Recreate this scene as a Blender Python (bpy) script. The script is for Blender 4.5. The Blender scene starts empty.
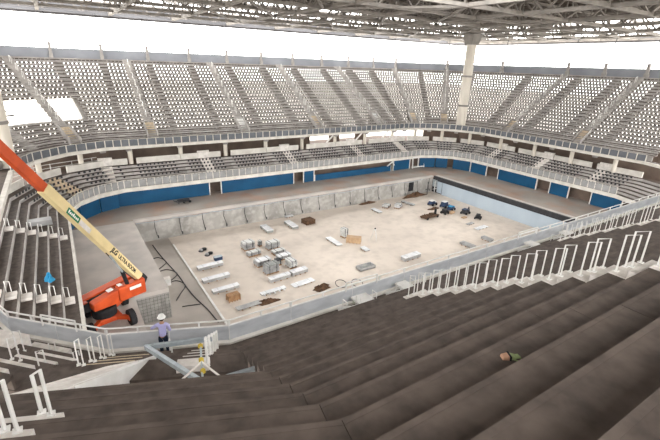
import bpy, math, random
from math import sin, cos, pi, radians, sqrt, atan2
from mathutils import Vector, Matrix
random.seed(7)
C = bpy.context.scene.collection
SC = bpy.context.scene

# ------------------------------------------------------------------ materials
def mat(name, col, col2=None, rough=.7, metal=0., scale=1.5, detail=6, bump=0., contrast=(.35,.65), emit=0, trans=0., stretch=(1,1,1), fine=None):
    m = bpy.data.materials.new(name); m.use_nodes = True
    nt = m.node_tree; b = nt.nodes['Principled BSDF']
    b.inputs['Roughness'].default_value = rough; b.inputs['Metallic'].default_value = metal
    if 'Specular IOR Level' in b.inputs: b.inputs['Specular IOR Level'].default_value = .3
    c2 = col2 or tuple(x*.8 for x in col)
    tc = nt.nodes.new('ShaderNodeTexCoord'); mp = nt.nodes.new('ShaderNodeMapping'); mp.inputs['Scale'].default_value = stretch
    no = nt.nodes.new('ShaderNodeTexNoise'); no.inputs['Scale'].default_value = scale; no.inputs['Detail'].default_value = detail
    rp = nt.nodes.new('ShaderNodeValToRGB')
    rp.color_ramp.elements[0].position = contrast[0]; rp.color_ramp.elements[1].position = contrast[1]
    rp.color_ramp.elements[0].color = (*c2, 1); rp.color_ramp.elements[1].color = (*col, 1)
    L = nt.links.new
    L(tc.outputs['Object'], mp.inputs['Vector']); L(mp.outputs['Vector'], no.inputs['Vector'])
    L(no.outputs['Fac'], rp.inputs['Fac'])
    out = rp.outputs['Color']
    if fine:
        n2 = nt.nodes.new('ShaderNodeTexNoise'); n2.inputs['Scale'].default_value = fine[0]; n2.inputs['Detail'].default_value = 8
        L(tc.outputs['Object'], n2.inputs['Vector'])
        r2 = nt.nodes.new('ShaderNodeValToRGB'); r2.color_ramp.elements[0].position = .45; r2.color_ramp.elements[1].position = .7
        L(n2.outputs['Fac'], r2.inputs['Fac'])
        mx = nt.nodes.new('ShaderNodeMixRGB'); mx.inputs['Color2'].default_value = (*fine[1], 1)
        mt = nt.nodes.new('ShaderNodeMath'); mt.operation = 'MULTIPLY'; mt.inputs[1].default_value = fine[2]
        L(r2.outputs['Color'], mt.inputs[0]); L(mt.outputs[0], mx.inputs['Fac']); L(out, mx.inputs['Color1']); out = mx.outputs['Color']
    L(out, b.inputs['Base Color'])
    if bump:
        bp = nt.nodes.new('ShaderNodeBump'); bp.inputs['Strength'].default_value = bump
        L(no.outputs['Fac'], bp.inputs['Height']); L(bp.outputs['Normal'], b.inputs['Normal'])
    return m
M = {}
M['tread'] = mat('stained_and_shade_concrete', (.120,.094,.080), (.070,.055,.047), rough=.75, scale=2.2, fine=(3.5,(.15,.118,.098),.45))
M['riser'] = mat('precast_concrete', (.47,.445,.42), (.33,.31,.295), rough=.8, scale=.7)
M['beam'] = mat('pale_concrete', (.72,.69,.64), (.58,.55,.50), rough=.8, scale=1.1)
M['white'] = mat('white_painted_steel', (.84,.83,.81), (.72,.71,.68), rough=.45, scale=2)
M['step'] = mat('pale_step_concrete', (.80,.76,.72), (.62,.58,.54), rough=.75, scale=3)
M['glass'] = mat('slate_panel', (.15,.16,.18), (.10,.11,.125), rough=.4, scale=.6)
M['mesh_panel'] = mat('grey_mesh_panel', (.34,.34,.34), (.25,.25,.25), rough=.5, scale=.8)
M['sheet'] = mat('galvanised_sheet', (.62,.64,.67), (.48,.50,.53), rough=.5, metal=.0, scale=.9, stretch=(1,1,3))
M['deck'] = mat('dusty_deck_concrete', (.40,.365,.33), (.27,.24,.215), rough=.9, scale=.16, detail=9, contrast=(.3,.7), fine=(.25,(.42,.22,.14),.55))
M['slab'] = mat('grey_slab_concrete', (.58,.53,.49), (.44,.41,.385), rough=.85, scale=.35, detail=9)
M['pit'] = mat('pale_dusty_concrete', (.74,.66,.58), (.60,.53,.465), rough=.9, scale=.13, detail=9, contrast=(.3,.7), fine=(.8,(.44,.385,.34),.4))
M['pitgrey'] = mat('grey_dusty_concrete', (.50,.455,.41), (.37,.335,.30), rough=.9, scale=.25, detail=9)
M['pitwall'] = mat('raw_wall_concrete', (.42,.405,.38), (.29,.28,.26), rough=.9, scale=.5, detail=9, stretch=(1,1,.5), fine=(1.5,(.62,.60,.57),.5))
M['bluewall'] = mat('pale_blue_pool_panel', (.50,.58,.65), (.42,.50,.58), rough=.5, scale=.35, stretch=(1,1,.3))
M['blue'] = mat('blue_hoarding', (.004,.075,.17), (.003,.055,.13), rough=.55, scale=.4)
M['dark'] = mat('dark_steel', (.045,.045,.05), (.03,.03,.033), rough=.6, scale=2)
M['black'] = mat('black_rubber', (.02,.02,.022), (.012,.012,.014), rough=.8, scale=4)
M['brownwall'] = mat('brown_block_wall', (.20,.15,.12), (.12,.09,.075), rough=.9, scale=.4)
M['truss'] = mat('dusty_roof_steel', (.32,.295,.27), (.21,.195,.18), rough=.6, scale=.6)
M['trussdark'] = mat('dark_grey_fascia_steel', (.20,.20,.215), (.14,.14,.15), rough=.6, scale=.5, stretch=(.2,1,3))  # dark grey steel of the roof edge band
M['roof'] = mat('ribbed_roof_sheet', (.24,.21,.19), (.15,.13,.12), rough=.7, scale=.5, stretch=(.3,4,1))
M['column'] = mat('cream_column_paint', (.78,.73,.64), (.68,.63,.55), rough=.6, scale=.8, stretch=(1,1,.3))
M['parapet'] = mat('slate_parapet', (.33,.345,.38), (.26,.275,.305), rough=.6, scale=.3)
M['orange'] = mat('orange_paint', (.60,.088,.02), (.45,.06,.014), rough=.4, scale=1.2)
M['cream'] = mat('cream_paint', (.80,.66,.36), (.68,.55,.29), rough=.4, scale=.9)
M['green'] = mat('green_sticker', (.0,.16,.07), (.0,.13,.06), rough=.4, scale=2)
M['silver'] = mat('wrapped_silver_sheet', (.80,.81,.82), (.62,.63,.65), rough=.4, metal=.1, scale=1.4)
M['bundle'] = mat('grey_bundle_steel', (.46,.46,.455), (.30,.30,.30), rough=.55, metal=.1, scale=2.2)
M['bundle2'] = mat('grey_green_bundle', (.38,.39,.37), (.25,.26,.25), rough=.6, scale=2.5)
M['plastic'] = mat('milky_wrap', (.70,.70,.68), (.50,.51,.50), rough=.35, scale=3)
M['wood'] = mat('brown_timber', (.42,.25,.13), (.28,.16,.085), rough=.8, scale=2, stretch=(4,1,1))
M['paleboard'] = mat('pale_timber', (.72,.60,.44), (.56,.45,.32), rough=.8, scale=2, stretch=(4,1,1))
M['tan'] = mat('tan_board', (.60,.43,.27), (.46,.31,.19), rough=.8, scale=2)
M['rust'] = mat('brown_scrap', (.14,.08,.045), (.07,.04,.025), rough=.95, scale=3)
M['bluepaint'] = mat('dark_blue_paint', (.03,.06,.13), (.02,.035,.08), rough=.5, scale=2)
M['tarp'] = mat('bright_blue_tarp', (.02,.30,.55), (.01,.2,.4), rough=.5, scale=3)
M['steelbeam'] = mat('blue_grey_galvanised', (.42,.47,.50), (.31,.35,.38), rough=.4, metal=.3, scale=3)
M['yellow'] = mat('yellow_clamp_paint', (.62,.46,.06), (.45,.32,.04), rough=.5, scale=5)
M['shirt'] = mat('lilac_cloth', (.50,.49,.78), (.42,.41,.68), rough=.9, scale=8)
M['trousers'] = mat('navy_cloth', (.018,.03,.055), (.012,.02,.038), rough=.95, scale=8)
M['skin'] = mat('skin', (.42,.25,.17), (.38,.22,.15), rough=.6, scale=5)
M['hair'] = mat('dark_hair', (.02,.014,.01), rough=.8)
M['helmet'] = mat('white_helmet_plastic', (.92,.92,.90), (.86,.86,.84), rough=.3)
M['leather'] = mat('tan_leather', (.50,.30,.20), (.40,.23,.15), rough=.8, scale=12)
M['leaf'] = mat('faded_green_fabric', (.33,.42,.20), (.24,.30,.13), rough=.8, scale=14)
M['outside'] = mat('pale_ground', (.62,.58,.52), (.50,.47,.42), rough=.95, scale=.05)  # pale ground colour outside the stands

# ------------------------------------------------------------------ mesh tools
class MB:
    def __init__(s): s.v = []; s.f = []; s.mi = []; s.cur = 0
    def add(s, vs, fs):
        b = len(s.v); s.v += [tuple(v) for v in vs]; s.f += [tuple(i+b for i in f) for f in fs]; s.mi += [s.cur]*len(fs); return s
    def box8(s, p):     # p: 4 bottom (ccw) then 4 top
        return s.add(p, [(0,3,2,1),(4,5,6,7),(0,1,5,4),(1,2,6,5),(2,3,7,6),(3,0,4,7)])
    def box(s, x0,x1,y0,y1,z0,z1):
        return s.box8([(x0,y0,z0),(x1,y0,z0),(x1,y1,z0),(x0,y1,z0),(x0,y0,z1),(x1,y0,z1),(x1,y1,z1),(x0,y1,z1)])
    def cbox(s, cx,cy,cz,sx,sy,sz,rz=0):
        p = []
        for z in (-1,1):
            for x,y in ((-1,-1),(1,-1),(1,1),(-1,1)):
                X,Y = x*sx/2, y*sy/2
                p.append((cx+X*cos(rz)-Y*sin(rz), cy+X*sin(rz)+Y*cos(rz), cz+z*sz/2))
        return s.box8(p)
    def bar(s, a, b, w, h=None, up=(0,0,1), w2=None, h2=None):
        a = Vector(a); b = Vector(b); h = h or w; d = (b-a).normalized(); u = Vector(up)
        if abs(d.dot(u)) > .98: u = Vector((1,0,0))
        r = d.cross(u).normalized(); u = r.cross(d)
        w2 = w2 or w; h2 = h2 or h
        p = []
        for c,ww,hh in ((a,w,h),(b,w2,h2)):
            for x,y in ((-1,-1),(1,-1),(1,1),(-1,1)): p.append(c+r*(x*ww/2)+u*(y*hh/2))
        return s.add(p, [(0,1,2,3),(7,6,5,4),(0,4,5,1),(1,5,6,2),(2,6,7,3),(3,7,4,0)])
    def tube(s, pts, rad, n=8, cap=True):
        pts = [Vector(p) for p in pts]
        if not isinstance(rad,(list,tuple)): rad = [rad]*len(pts)
        rings = []; pu = None
        for i,p in enumerate(pts):
            d = (pts[min(i+1,len(pts)-1)]-pts[max(i-1,0)]).normalized()
            u = pu if pu else (Vector((0,0,1)) if abs(d.z) < .9 else Vector((1,0,0)))
            r = d.cross(u).normalized(); u = r.cross(d).normalized(); pu = u
            rings.append([p + (r*cos(2*pi*k/n)+u*sin(2*pi*k/n))*rad[i] for k in range(n)])
        vs = [v for R in rings for v in R]; fs = []
        for i in range(len(pts)-1):
            for k in range(n):
                a = i*n+k; b = i*n+(k+1)%n
                fs.append((a,b,b+n,a+n))
        if cap:
            fs.append(tuple(range(n-1,-1,-1))); fs.append(tuple(range((len(pts)-1)*n, len(pts)*n)))
        return s.add(vs, fs)
    def lathe(s, prof, cx=0, cy=0, n=16):   # prof: (r,z)
        vs = [(cx+r*cos(2*pi*k/n), cy+r*sin(2*pi*k/n), z) for r,z in prof for k in range(n)]
        fs = [(i*n+k, i*n+(k+1)%n, (i+1)*n+(k+1)%n, (i+1)*n+k) for i in range(len(prof)-1) for k in range(n)]
        fs.append(tuple(range(n-1,-1,-1))); fs.append(tuple(range((len(prof)-1)*n, len(prof)*n)))
        return s.add(vs, fs)
    def prism(s, poly, z0, z1):
        n = len(poly)
        vs = [(x,y,z0) for x,y in poly]+[(x,y,z1) for x,y in poly]
        fs = [tuple(range(n-1,-1,-1)), tuple(range(n,2*n))]+[(i,(i+1)%n,n+(i+1)%n,n+i) for i in range(n)]
        return s.add(vs, fs)
    def build(s, name, mats, parent=None, world=True, smooth=False, bevel=0):
        me = bpy.data.meshes.new(name)
        off = Vector((0,0,0))
        if parent is not None and world: off = WL[parent.name]
        me.from_pydata([tuple(Vector(v)-off) for v in s.v], [], s.f)
        if not isinstance(mats,(list,tuple)): mats = [mats]
        for m in mats: me.materials.append(M[m] if isinstance(m,str) else m)
        for p,i in zip(me.polygons, s.mi): p.material_index = i; p.use_smooth = smooth
        me.update()
        o = bpy.data.objects.new(name, me); C.objects.link(o)
        if parent is not None: o.parent = parent
        if smooth and hasattr(me,'set_sharp_from_angle'): me.set_sharp_from_angle(angle=radians(40))
        if bevel:
            bm = o.modifiers.new('bevel','BEVEL'); bm.width = bevel; bm.segments = 2; bm.limit_method = 'ANGLE'
        WL[o.name] = off.copy()
        return o
WL = {}
def tag(o, label, cat, group=None, kind=None):
    if label: o['label'] = label
    if cat: o['category'] = cat
    if group: o['group'] = group
    if kind: o['kind'] = kind
    return o
def thing(name, label, cat, loc=(0,0,0), group=None, rz=0):
    o = bpy.data.objects.new(name, None); C.objects.link(o); o.location = loc; o.rotation_euler = (0,0,rz)
    o.empty_display_size = .2
    WL[o.name] = Vector(loc)
    return tag(o, label, cat, group)
def struct(o): o['kind'] = 'structure'; return o
def dup(root, loc, rz=None, label=None, group=None):
    r = root.copy(); C.objects.link(r); r.location = loc
    if rz is not None: r.rotation_euler = (0,0,rz)
    if label: r['label'] = label
    if group: r['group'] = group
    for ch in list(root.children):
        c = ch.copy(); C.objects.link(c); c.parent = r
        for g in list(ch.children):
            d = g.copy(); C.objects.link(d); d.parent = c
    return r
ORD = ['first','second','third','fourth','fifth','sixth','seventh','eighth','ninth','tenth','eleventh','twelfth','thirteenth','fourteenth','fifteenth','sixteenth','seventeenth','eighteenth','nineteenth','twentieth']

# ------------------------------------------------------------------ bowl plan (deck at z = 0)
T8 = math.tan(radians(11.25))
class Ring:
    def __init__(s, x0,x1,y0,y1,seg): s.a = (x0,x1,y0,y1,seg)
    def pts(s, t):
        x0,x1,y0,y1,g = s.a; x0 -= t; y0 -= t; x1 += t; y1 += t; g += 2*t*T8
        c = [g*(cos(radians(22.5))+cos(radians(45))+cos(radians(67.5))), g*(cos(radians(67.5))+cos(radians(45))), g*cos(radians(67.5)), 0]
        q = [(c[0],0),(c[1],g*sin(radians(22.5))),(c[2],g*(sin(radians(22.5))+sin(radians(45)))),(0,c[0])]
        P = [(x0+a, y0+b) for a,b in q]
        P += [(x0+b, y1-a) for a,b in q]
        P += [(x1-a, y1-b) for a,b in q]
        P += [(x1-b, y0+a) for a,b in q]
        return P
    def V(s, k):
        return lambda t: s.pts(t)[k % 16]
    def side(s, j, c):
        # straight sides: 3 left (y=c), 7 far (x=c), 11 right (y=c), 15 near (x=c)
        x0,x1,y0,y1,g = s.a
        return {3:lambda t:(x0-t,c), 7:lambda t:(c,y1+t), 11:lambda t:(x1+t,c), 15:lambda t:(c,y0-t)}[j]
    def frac(s, j, u):
        def f(t):
            P = s.pts(t); a = P[j%16]; b = P[(j+1)%16]; return (a[0]+(b[0]-a[0])*u, a[1]+(b[1]-a[1])*u)
        return f
UP = Ring(-5.07, 69.9, 15.1, 63.7, 4.9)
LO = Ring(-.87, 66.8, 19.3, 59.55, 3.4)
WALK = 7.22; N0 = 8.02; T0 = 1.4; RUN = .8; RISE = .5; NR = 22
def lerp(a,b,u): return (a[0]+(b[0]-a[0])*u, a[1]+(b[1]-a[1])*u)
def sbox(m, A, B, t0, t1, z0, z1, u0=0, u1=1):
    p = [lerp(A(t0),B(t0),u0), lerp(A(t0),B(t0),u1), lerp(A(t1),B(t1),u1), lerp(A(t1),B(t1),u0)]
    m.box8([(x,y,z0) for x,y in p]+[(x,y,z1) for x,y in p])
def span(A,B,t=0):
    a=A(t); b=B(t); return sqrt((a[0]-b[0])**2+(a[1]-b[1])**2)

def row_mesh(A, B, t, z, run, rise, holes, gap=.006, rb=None):
    m = MB(); L = span(A,B,t); g = gap/max(L,.1)
    m.cur = 0
    sbox(m, A, B, t, t+run+.1, z-.12, z, g, 1-g)
    m.cur = 1
    zb = z-(rb or rise)
    if holes and L > 1.5:
        lo, hi = g, 1-g
        n = int((L-.7)/.58); 
        st = (L-n*.58)/2
        sbox(m, A, B, t-.02, t+.1, zb, zb+.15, lo, hi)
        sbox(m, A, B, t-.02, t+.1, z-.21, z+.01, lo, hi)
        x = 0.0
        edges = [(g*L, st+.15)]
        for k in range(n):
            a0 = st+k*.58+.15+.17
            a1 = st+(k+1)*.58+.15 if k < n-1 else L-g*L
            edges.append((a0, a1))
        m.cur = 0  # dark tread colour on the stubs stands in for their shade
        for a0,a1 in edges: sbox(m, A, B, t+.03, t+.1, zb+.15, z-.21, a0/L, a1/L)
    else:
        sbox(m, A, B, t-.02, t+.07, zb, z+.004, g, 1-g)
    return m

def section(ring, A, B, label, group, rows, t0, z0, run, rise, holes, name='seating_section', near=False):
    a = A(t0); 
    th = thing(name, label, 'seating rows', (a[0],a[1],z0-rise), group)
    for i in rows:
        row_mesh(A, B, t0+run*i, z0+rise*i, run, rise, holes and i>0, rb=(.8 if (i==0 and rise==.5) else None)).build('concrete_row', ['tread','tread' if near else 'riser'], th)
    return th

# upper tier ---------------------------------------------------------
posts_x = [7.8+7.11*k for k in range(8)]          # 7.8 .. 57.6
ALL = range(NR)
gfar = 'concrete seating sections of the upper tier'
edges = [('v',8-1)] + posts_x + [('v',8)]
def far_edges():
    E = [UP.V(7)] + [UP.side(7,x) for x in posts_x] + [UP.V(8)]
    return E
E7 = far_edges()
for k in range(len(E7)-1):
    section(UP, E7[k], E7[k+1], 'upper tier section of pierced rows on the far side, %s from the left' % ORD[k], gfar, ALL, T0, N0, RUN, RISE, True)
ry = [24.97, 30.5, 37.6, 44.7, 51.0]
x0c = UP.pts(0)[11][1]
E11 = [UP.V(11)] + [UP.side(11,y) for y in (46.7, 39.6, 32.4)] + [UP.V(12)]
for k in range(len(E11)-1):
    section(UP, E11[k], E11[k+1], 'upper tier section of pierced rows on the right side, %s from the corner' % ORD[k], gfar, ALL, T0, N0, RUN, RISE, True)
for j in (8,9,10):
    section(UP, UP.V(j), UP.V(j+1), 'pierced upper rows behind the tall column, %s section of the corner' % ORD[j-8], gfar, ALL, T0, N0, RUN, RISE, True)
for j in (4,5,6):
    rows = [i for i in ALL if not (6 <= i <= 10)] if j in (4,5) else ([i for i in ALL if not (6 <= i <= 10)] if j==6 else ALL)
    section(UP, UP.V(j), UP.V(j+1), 'upper tier rows with a bright gap at the far left corner, %s section' % ORD[j-4], gfar, rows, T0, N0, RUN, RISE, True)
gnear = 'dark concrete seating sections of the near upper tier'
En = [UP.V(15)] + [UP.side(15,7.8+7.11*k) for k in range(7,-1,-1)] + [UP.V(0)]
for k in range(len(En)-1):
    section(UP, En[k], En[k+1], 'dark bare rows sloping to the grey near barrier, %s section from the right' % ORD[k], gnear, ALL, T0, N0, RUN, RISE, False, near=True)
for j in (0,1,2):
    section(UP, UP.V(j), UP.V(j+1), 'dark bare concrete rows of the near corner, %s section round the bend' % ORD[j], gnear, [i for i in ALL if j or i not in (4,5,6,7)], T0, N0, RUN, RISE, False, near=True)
for k,(i,dz) in enumerate(((8.2,-.1),(6.6,.3))):
    m=MB(); A=UP.V(5)(T0+RUN*i); B=UP.V(6)(T0+RUN*i); B=lerp(A,B,.8); z=N0+RISE*i+dz; m.tube([(A[0],A[1],z),(B[0],B[1],z)],.1,5)
    for u in (.05,.35,.65,.95):
        q=lerp(A,B,u); m.tube([(q[0],q[1],z-.9),(q[0],q[1],z)],.04,5)
    tag(m.build('gap_railing','dark'),'thin dark railing across the bright gap at the far left, %s' % ['upper','lower'][k],'railing')
# raker beams under the rows at each post line
def raker(P, lab):
    a = P(T0-.2); b = P(T0+RUN*22)
    m = MB()
    m.bar((a[0],a[1],N0-1.4),(b[0],b[1],N0+RISE*22-1.4), .75, .7)
    tag(m.build('raker_beam','riser'), lab, 'beam', 'sloping raker beams under the upper tier')
for k,x in enumerate(posts_x): raker(UP.side(7,x), 'sloping raker beam under the far upper tier at the %s joint from the left' % ORD[k])
for k,y in enumerate((46.7,39.6,32.4)): raker(UP.side(11,y), 'sloping raker beam under the right upper tier at the %s joint from the far corner' % ORD[k])
for j in (7,): raker(UP.V(j), 'sloping raker beam under the far left upper corner, %s round the bend' % ORD[j-5])
for j in (8,9,10,11): raker(UP.V(j), 'sloping raker beam under the far right upper corner, %s round the bend' % ORD[j-8])

# walkways + front beams (structure)
def ringstrip(ring, j0, j1, t0, t1, z0, z1, name, m_, starts=None):
    m = MB()
    for j in range(j0, j1+1):
        sbox(m, ring.V(j), ring.V(j+1), t0, t1, z0, z1)
    return struct(m.build(name, m_))
ringstrip(UP, 0, 15, 0, T0+.2, WALK-.35, WALK, 'floor', 'tread')
ringstrip(UP, 0, 15, -.18, 0.22, WALK-.3, WALK+.1, 'trim_1', 'beam')
# top rim parapet
ZR = N0+RISE*(NR-1); TR = T0+RUN*NR+.13
ringstrip(UP, 4, 11, TR, TR+.25, ZR-.1, ZR+1.45, 'wall_far', 'parapet')
ringstrip(UP, 4, 11, TR+.0, TR+2.2, ZR-.4, ZR-.1, 'trim_2', 'riser')

# railings ------------------------------------------------------------
def railing(ring, A, B, t, z, label, group, step, ph, pmat, pm_gap=.08, rail=.0, beam=None, postw=.07, name='barrier', post_every=1, double=False, postmat='white', sub=1):
    L = span(A,B,t); n = max(1, round(L/step)); a = A(t)
    th = thing(name, label, 'barrier', (a[0],a[1],z), group)
    for k in range(n):
        u0 = (k*step)/(n*step); u1 = (k+1)/n; g = pm_gap/L
        m = MB(); sbox(m, A, B, t+.0, t+.04, z+.06, z+ph, u0+g, u1-g); m.build('panel', pmat, th)
    for k in range(n*sub+1):
        p = lerp(A(t),B(t),min(max(k/n/sub, .03/L),1-.03/L)); m = MB()
        m.bar((p[0],p[1],z if k%sub==0 else z+ph-.05), (p[0],p[1],z+ph+rail+.02), postw); m.build('post', postmat, th)
    a = A(t); b = B(t)
    zs = [z+ph+rail+.03] + ([z+ph+.02] if double else [])
    for zz in zs:
        m = MB(); m.tube([(a[0],a[1],zz),(b[0],b[1],zz)], .035, 6); m.build('top_rail', postmat, th)
    return th
grp = 'barrier runs along the front of the upper tier'
names_far = {4:'first bend of the far left corner',5:'second bend of the far left corner',6:'third bend of the far left corner',8:'first bend of the far right corner',9:'second bend of the far right corner',10:'third bend of the far right corner'}
for j in (4,5,6,8,9,10):
    railing(UP, UP.V(j), UP.V(j+1), 0, WALK+.06, 'upper tier slate panel barrier, %s' % names_far[j], grp, 1.2, .95, 'glass', postw=.09, postmat='beam')
for k in range(len(E7)-1):
    railing(UP, E7[k], E7[k+1], 0, WALK+.06, 'slate panel barrier on the far upper tier, %s length from the left' % ORD[k], grp, 1.2, .95, 'glass', postw=.09, postmat='beam')
for k in range(len(E11)-1):
    railing(UP, E11[k], E11[k+1], 0, WALK+.06, 'slate panel barrier on the right upper tier, %s length from the corner' % ORD[k], grp, 1.2, .95, 'glass', postw=.09, postmat='beam')
gnb = 'near barrier of grey sheet panels with a white top rail'
for k in range(len(En)-1):
    railing(UP, En[k], En[k+1], 0.05, WALK+.1, 'near grey sheet barrier with white top rail, %s length from the right end' % ORD[k], gnb, 3.3, .75, 'sheet', .015, rail=.25, postw=.06, double=True, sub=2)
for j in (0,1,2):
    railing(UP, UP.V(j), UP.V(j+1), 0.05, WALK+.1, 'near corner grey barrier, length %s' % ['in front of the man in white helmet','over the orange boom lift','over the lower rows at the left edge'][j], gnb, 2.45, .75, 'sheet', .015, rail=.25, postw=.06, double=True, sub=2)
# raised gate-like rails above the near barrier
def raised(P0, P1, lab):
    a=P0; b=P1; z=WALK
    th = thing('raised_guard_rail', lab, 'rail', (a[0],a[1],z+.8), 'raised rail pieces on the near barrier')
    for p in (a,b):
        m=MB(); m.bar((p[0],p[1],z+.8),(p[0],p[1],z+1.32),.06); m.build('post','white',th)
    for zz in (1.32,1.14):
        m=MB(); m.tube([(a[0],a[1],z+zz),(b[0],b[1],z+zz)],.035,6); m.build('rail','white',th)
raised(UP.frac(1,.62)(.12), UP.frac(1,.28)(.12), 'raised double white rail piece on the corner barrier over the lower left rows')
raised((10.9,14.98),(12.9,14.98), 'raised white rail piece on the near barrier beside the white step cluster')
raised((25.2,14.98),(27.4,14.98), 'raised white rail piece on the near barrier in front of the pale blue pool wall')

# rim posts and hanger cables ------------------------------------------
def rimpost(P, lab, k):
    p = P(TR-.15); th = thing('rim_post', 'upright post on the slate rim parapet, '+lab, 'post', (p[0],p[1],ZR+.0), 'posts along the upper rim')
    m = MB(); m.bar((p[0],p[1],ZR),(p[0],p[1],ZR+2.3),.5,.4); m.build('shaft','riser',th)
    m = MB(); m.bar((p[0],p[1],ZR),(p[0],p[1],ZR+.7),.8,.5); m.build('base','riser',th)
    p2 = P(TR+1.6)
    m = MB(); m.tube([(p[0],p[1],ZR+2.3),(p2[0],p2[1],25.6)],.075,5)
    tag(m.build('hanger_cable','dark'), 'thin cable up to roof edge, '+lab, 'cable', 'hanger cables between rim and roof')
for k,x in enumerate([.7]+posts_x+[64.7]): rimpost(UP.side(7,x) , 'on the far side, %s from the left' % ORD[k], k)
for k,j in enumerate((5,6,)): rimpost(UP.frac(j,.2), 'at the far left corner, %s' % ORD[k], k)
for k,y in enumerate((79-.0,71.8,64.5,57,49.6,42.5,35.4,28.3)): 
    if y < 56: rimpost(UP.side(11,y), 'on the right side, %s from the corner' % ORD[k-3], k)
for k,j in enumerate((8,9,10)): rimpost(UP.frac(j,.5), 'at the far right corner, %s round the bend' % ORD[k], k)

# aisle stairs on the far tier -------------------------------------------
def stair_mesh(P, w, rows, t0, z0, run, rise):
    # P(t,off): point at outward offset t and sideways off ; one continuous stepped solid
    prof = []
    for i in rows:
        t = t0+run*i; z = z0+rise*i
        prof.append((t-run*.5, z-rise*.5)); prof.append((t, z-rise*.5)) ; prof.append((t, z)); prof.append((t+run*.5, z))
    top = []; bot = []; e = .02
    for i in rows:
        t = t0+run*i; z = z0+rise*i
        top += [(t-run*.5, z-rise*.5), (t-.03, z-rise*.5), (t-.03, z+.05), (t+run*.5, z+.05)]
        bot += [(t-run*.5, z-rise+e), (t-.04, z-rise+e), (t-.04, z+e), (t+run*.5, z+e)]
    n = len(top)
    m = MB(); vs = []
    for off in (-w/2, w/2):
        for t,z in top+bot:
            x,y = P(t,off); vs.append((x,y,z))
    fs = []
    N = 2*n
    for k in range(n-1):
        fs += [(k,k+1,N+k+1,N+k), (n+k,N+n+k,N+n+k+1,n+k+1), (k,n+k,n+k+1,k+1), (N+k,N+k+1,N+n+k+1,N+n+k)]
    fs += [(0,N,N+n,n),(n-1,2*n-1,N+2*n-1,N+n-1)]
    m.add(vs, fs); return m
def side_P(j, c):
    x0,x1,y0,y1,g = UP.a
    return {3:lambda t,o:(x0-t,c+o),7:lambda t,o:(c+o,y1+t),11:lambda t,o:(x1+t,c+o),15:lambda t,o:(c+o,y0-t)}[j]
def seg_P(ring, j, s):
    def f(t,o):
        A = Vector((*ring.pts(0)[j%16],0)); B = Vector((*ring.pts(0)[(j+1)%16],0)); d = (B-A).normalized(); n = Vector((d.y,-d.x,0))
        cx = (ring.a[0]+ring.a[1])/2; cy = (ring.a[2]+ring.a[3])/2
        if n.dot(Vector((cx,cy,0))-A) > 0: n = -n
        q = A+d*(s+o)+n*t; return (q.x,q.y)
    return f
def far_aisle(P, lab, vom=True, vm='paleboard'):
    p = P(T0,0); th = thing('aisle_stair', 'pale aisle stair climbing the upper rows, '+lab, 'stairs', (p[0],p[1],WALK), 'aisle stairs of the upper tier')
    stair_mesh(P, 1.3, range(1,NR), T0, N0, RUN, RISE).build('steps', 'riser', th)
    for i in range(5, NR-1, 2):
        m = MB(); a = P(T0+RUN*i+.1, 0); b = P(T0+RUN*i+.65, 0); z = N0+RISE*i
        m.tube([(a[0],a[1],z),(a[0],a[1],z+.9),(b[0],b[1],z+1.15),(b[0],b[1],z+.25)], .04, 5)
        m.build('handrail','white', th)
    if vom:
        # opening block of the entrance at the foot of the aisle
        th2 = thing('entrance_block', 'entrance block at the foot of an upper aisle, '+lab, 'entrance', (p[0],p[1],WALK), 'entrance blocks of the upper tier')
        for o in (-.7,.7):
            a = P(T0+.1,o); b = P(T0+RUN*3.8,o); m = MB()
            m.box8([(a[0]-.06,a[1]-.06,WALK),(a[0]+.06,a[1]-.06,WALK),(b[0]+.06,b[1]+.06,WALK+.5),(b[0]-.06,b[1]+.06,WALK+.8),
                    (a[0]-.06,a[1]-.06,WALK+1.3),(a[0]+.06,a[1]-.06,WALK+1.4),(b[0]+.06,b[1]+.06,N0+RISE*3.8+.45),(b[0]-.06,b[1]+.06,N0+RISE*3.8+.45)])
            m.build('side_wall','riser',th2)
        m = MB(); q = [P(T0+.15,-.64),P(T0+.15,.64),P(T0+RUN*3.6,.64),P(T0+RUN*3.6,-.64)]
        m.box8([(q[0][0],q[0][1],WALK+.55),(q[1][0],q[1][1],WALK+.55),(q[2][0],q[2][1],N0+RISE*3.6),(q[3][0],q[3][1],N0+RISE*3.6),
                (q[0][0],q[0][1],WALK+.62),(q[1][0],q[1][1],WALK+.62),(q[2][0],q[2][1],N0+RISE*3.6+.07),(q[3][0],q[3][1],N0+RISE*3.6+.07)])
        m.build('ramp_cover',vm,th2)
for k,x in enumerate((11.35,25.6,39.8,54.0)):
    far_aisle(side_P(7,x), 'far side, %s from the left' % ORD[k], True, 'helmet' if k in (1,3) else 'paleboard')  # white cover colour paints the brightness seen through two entrance openings
far_aisle(seg_P(UP,9,2.45), 'middle of the far right corner')
far_aisle(seg_P(UP,8,2.0), 'first bend of the far right corner')
far_aisle(side_P(11,49.5), 'right side, nearest the far corner')
far_aisle(side_P(11,36.0), 'right side, second from the far corner')
far_aisle(seg_P(UP,6,2.0), 'third bend of the far left corner', True)
far_aisle(seg_P(UP,5,2.0), 'second bend of the far left corner', False)

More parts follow.
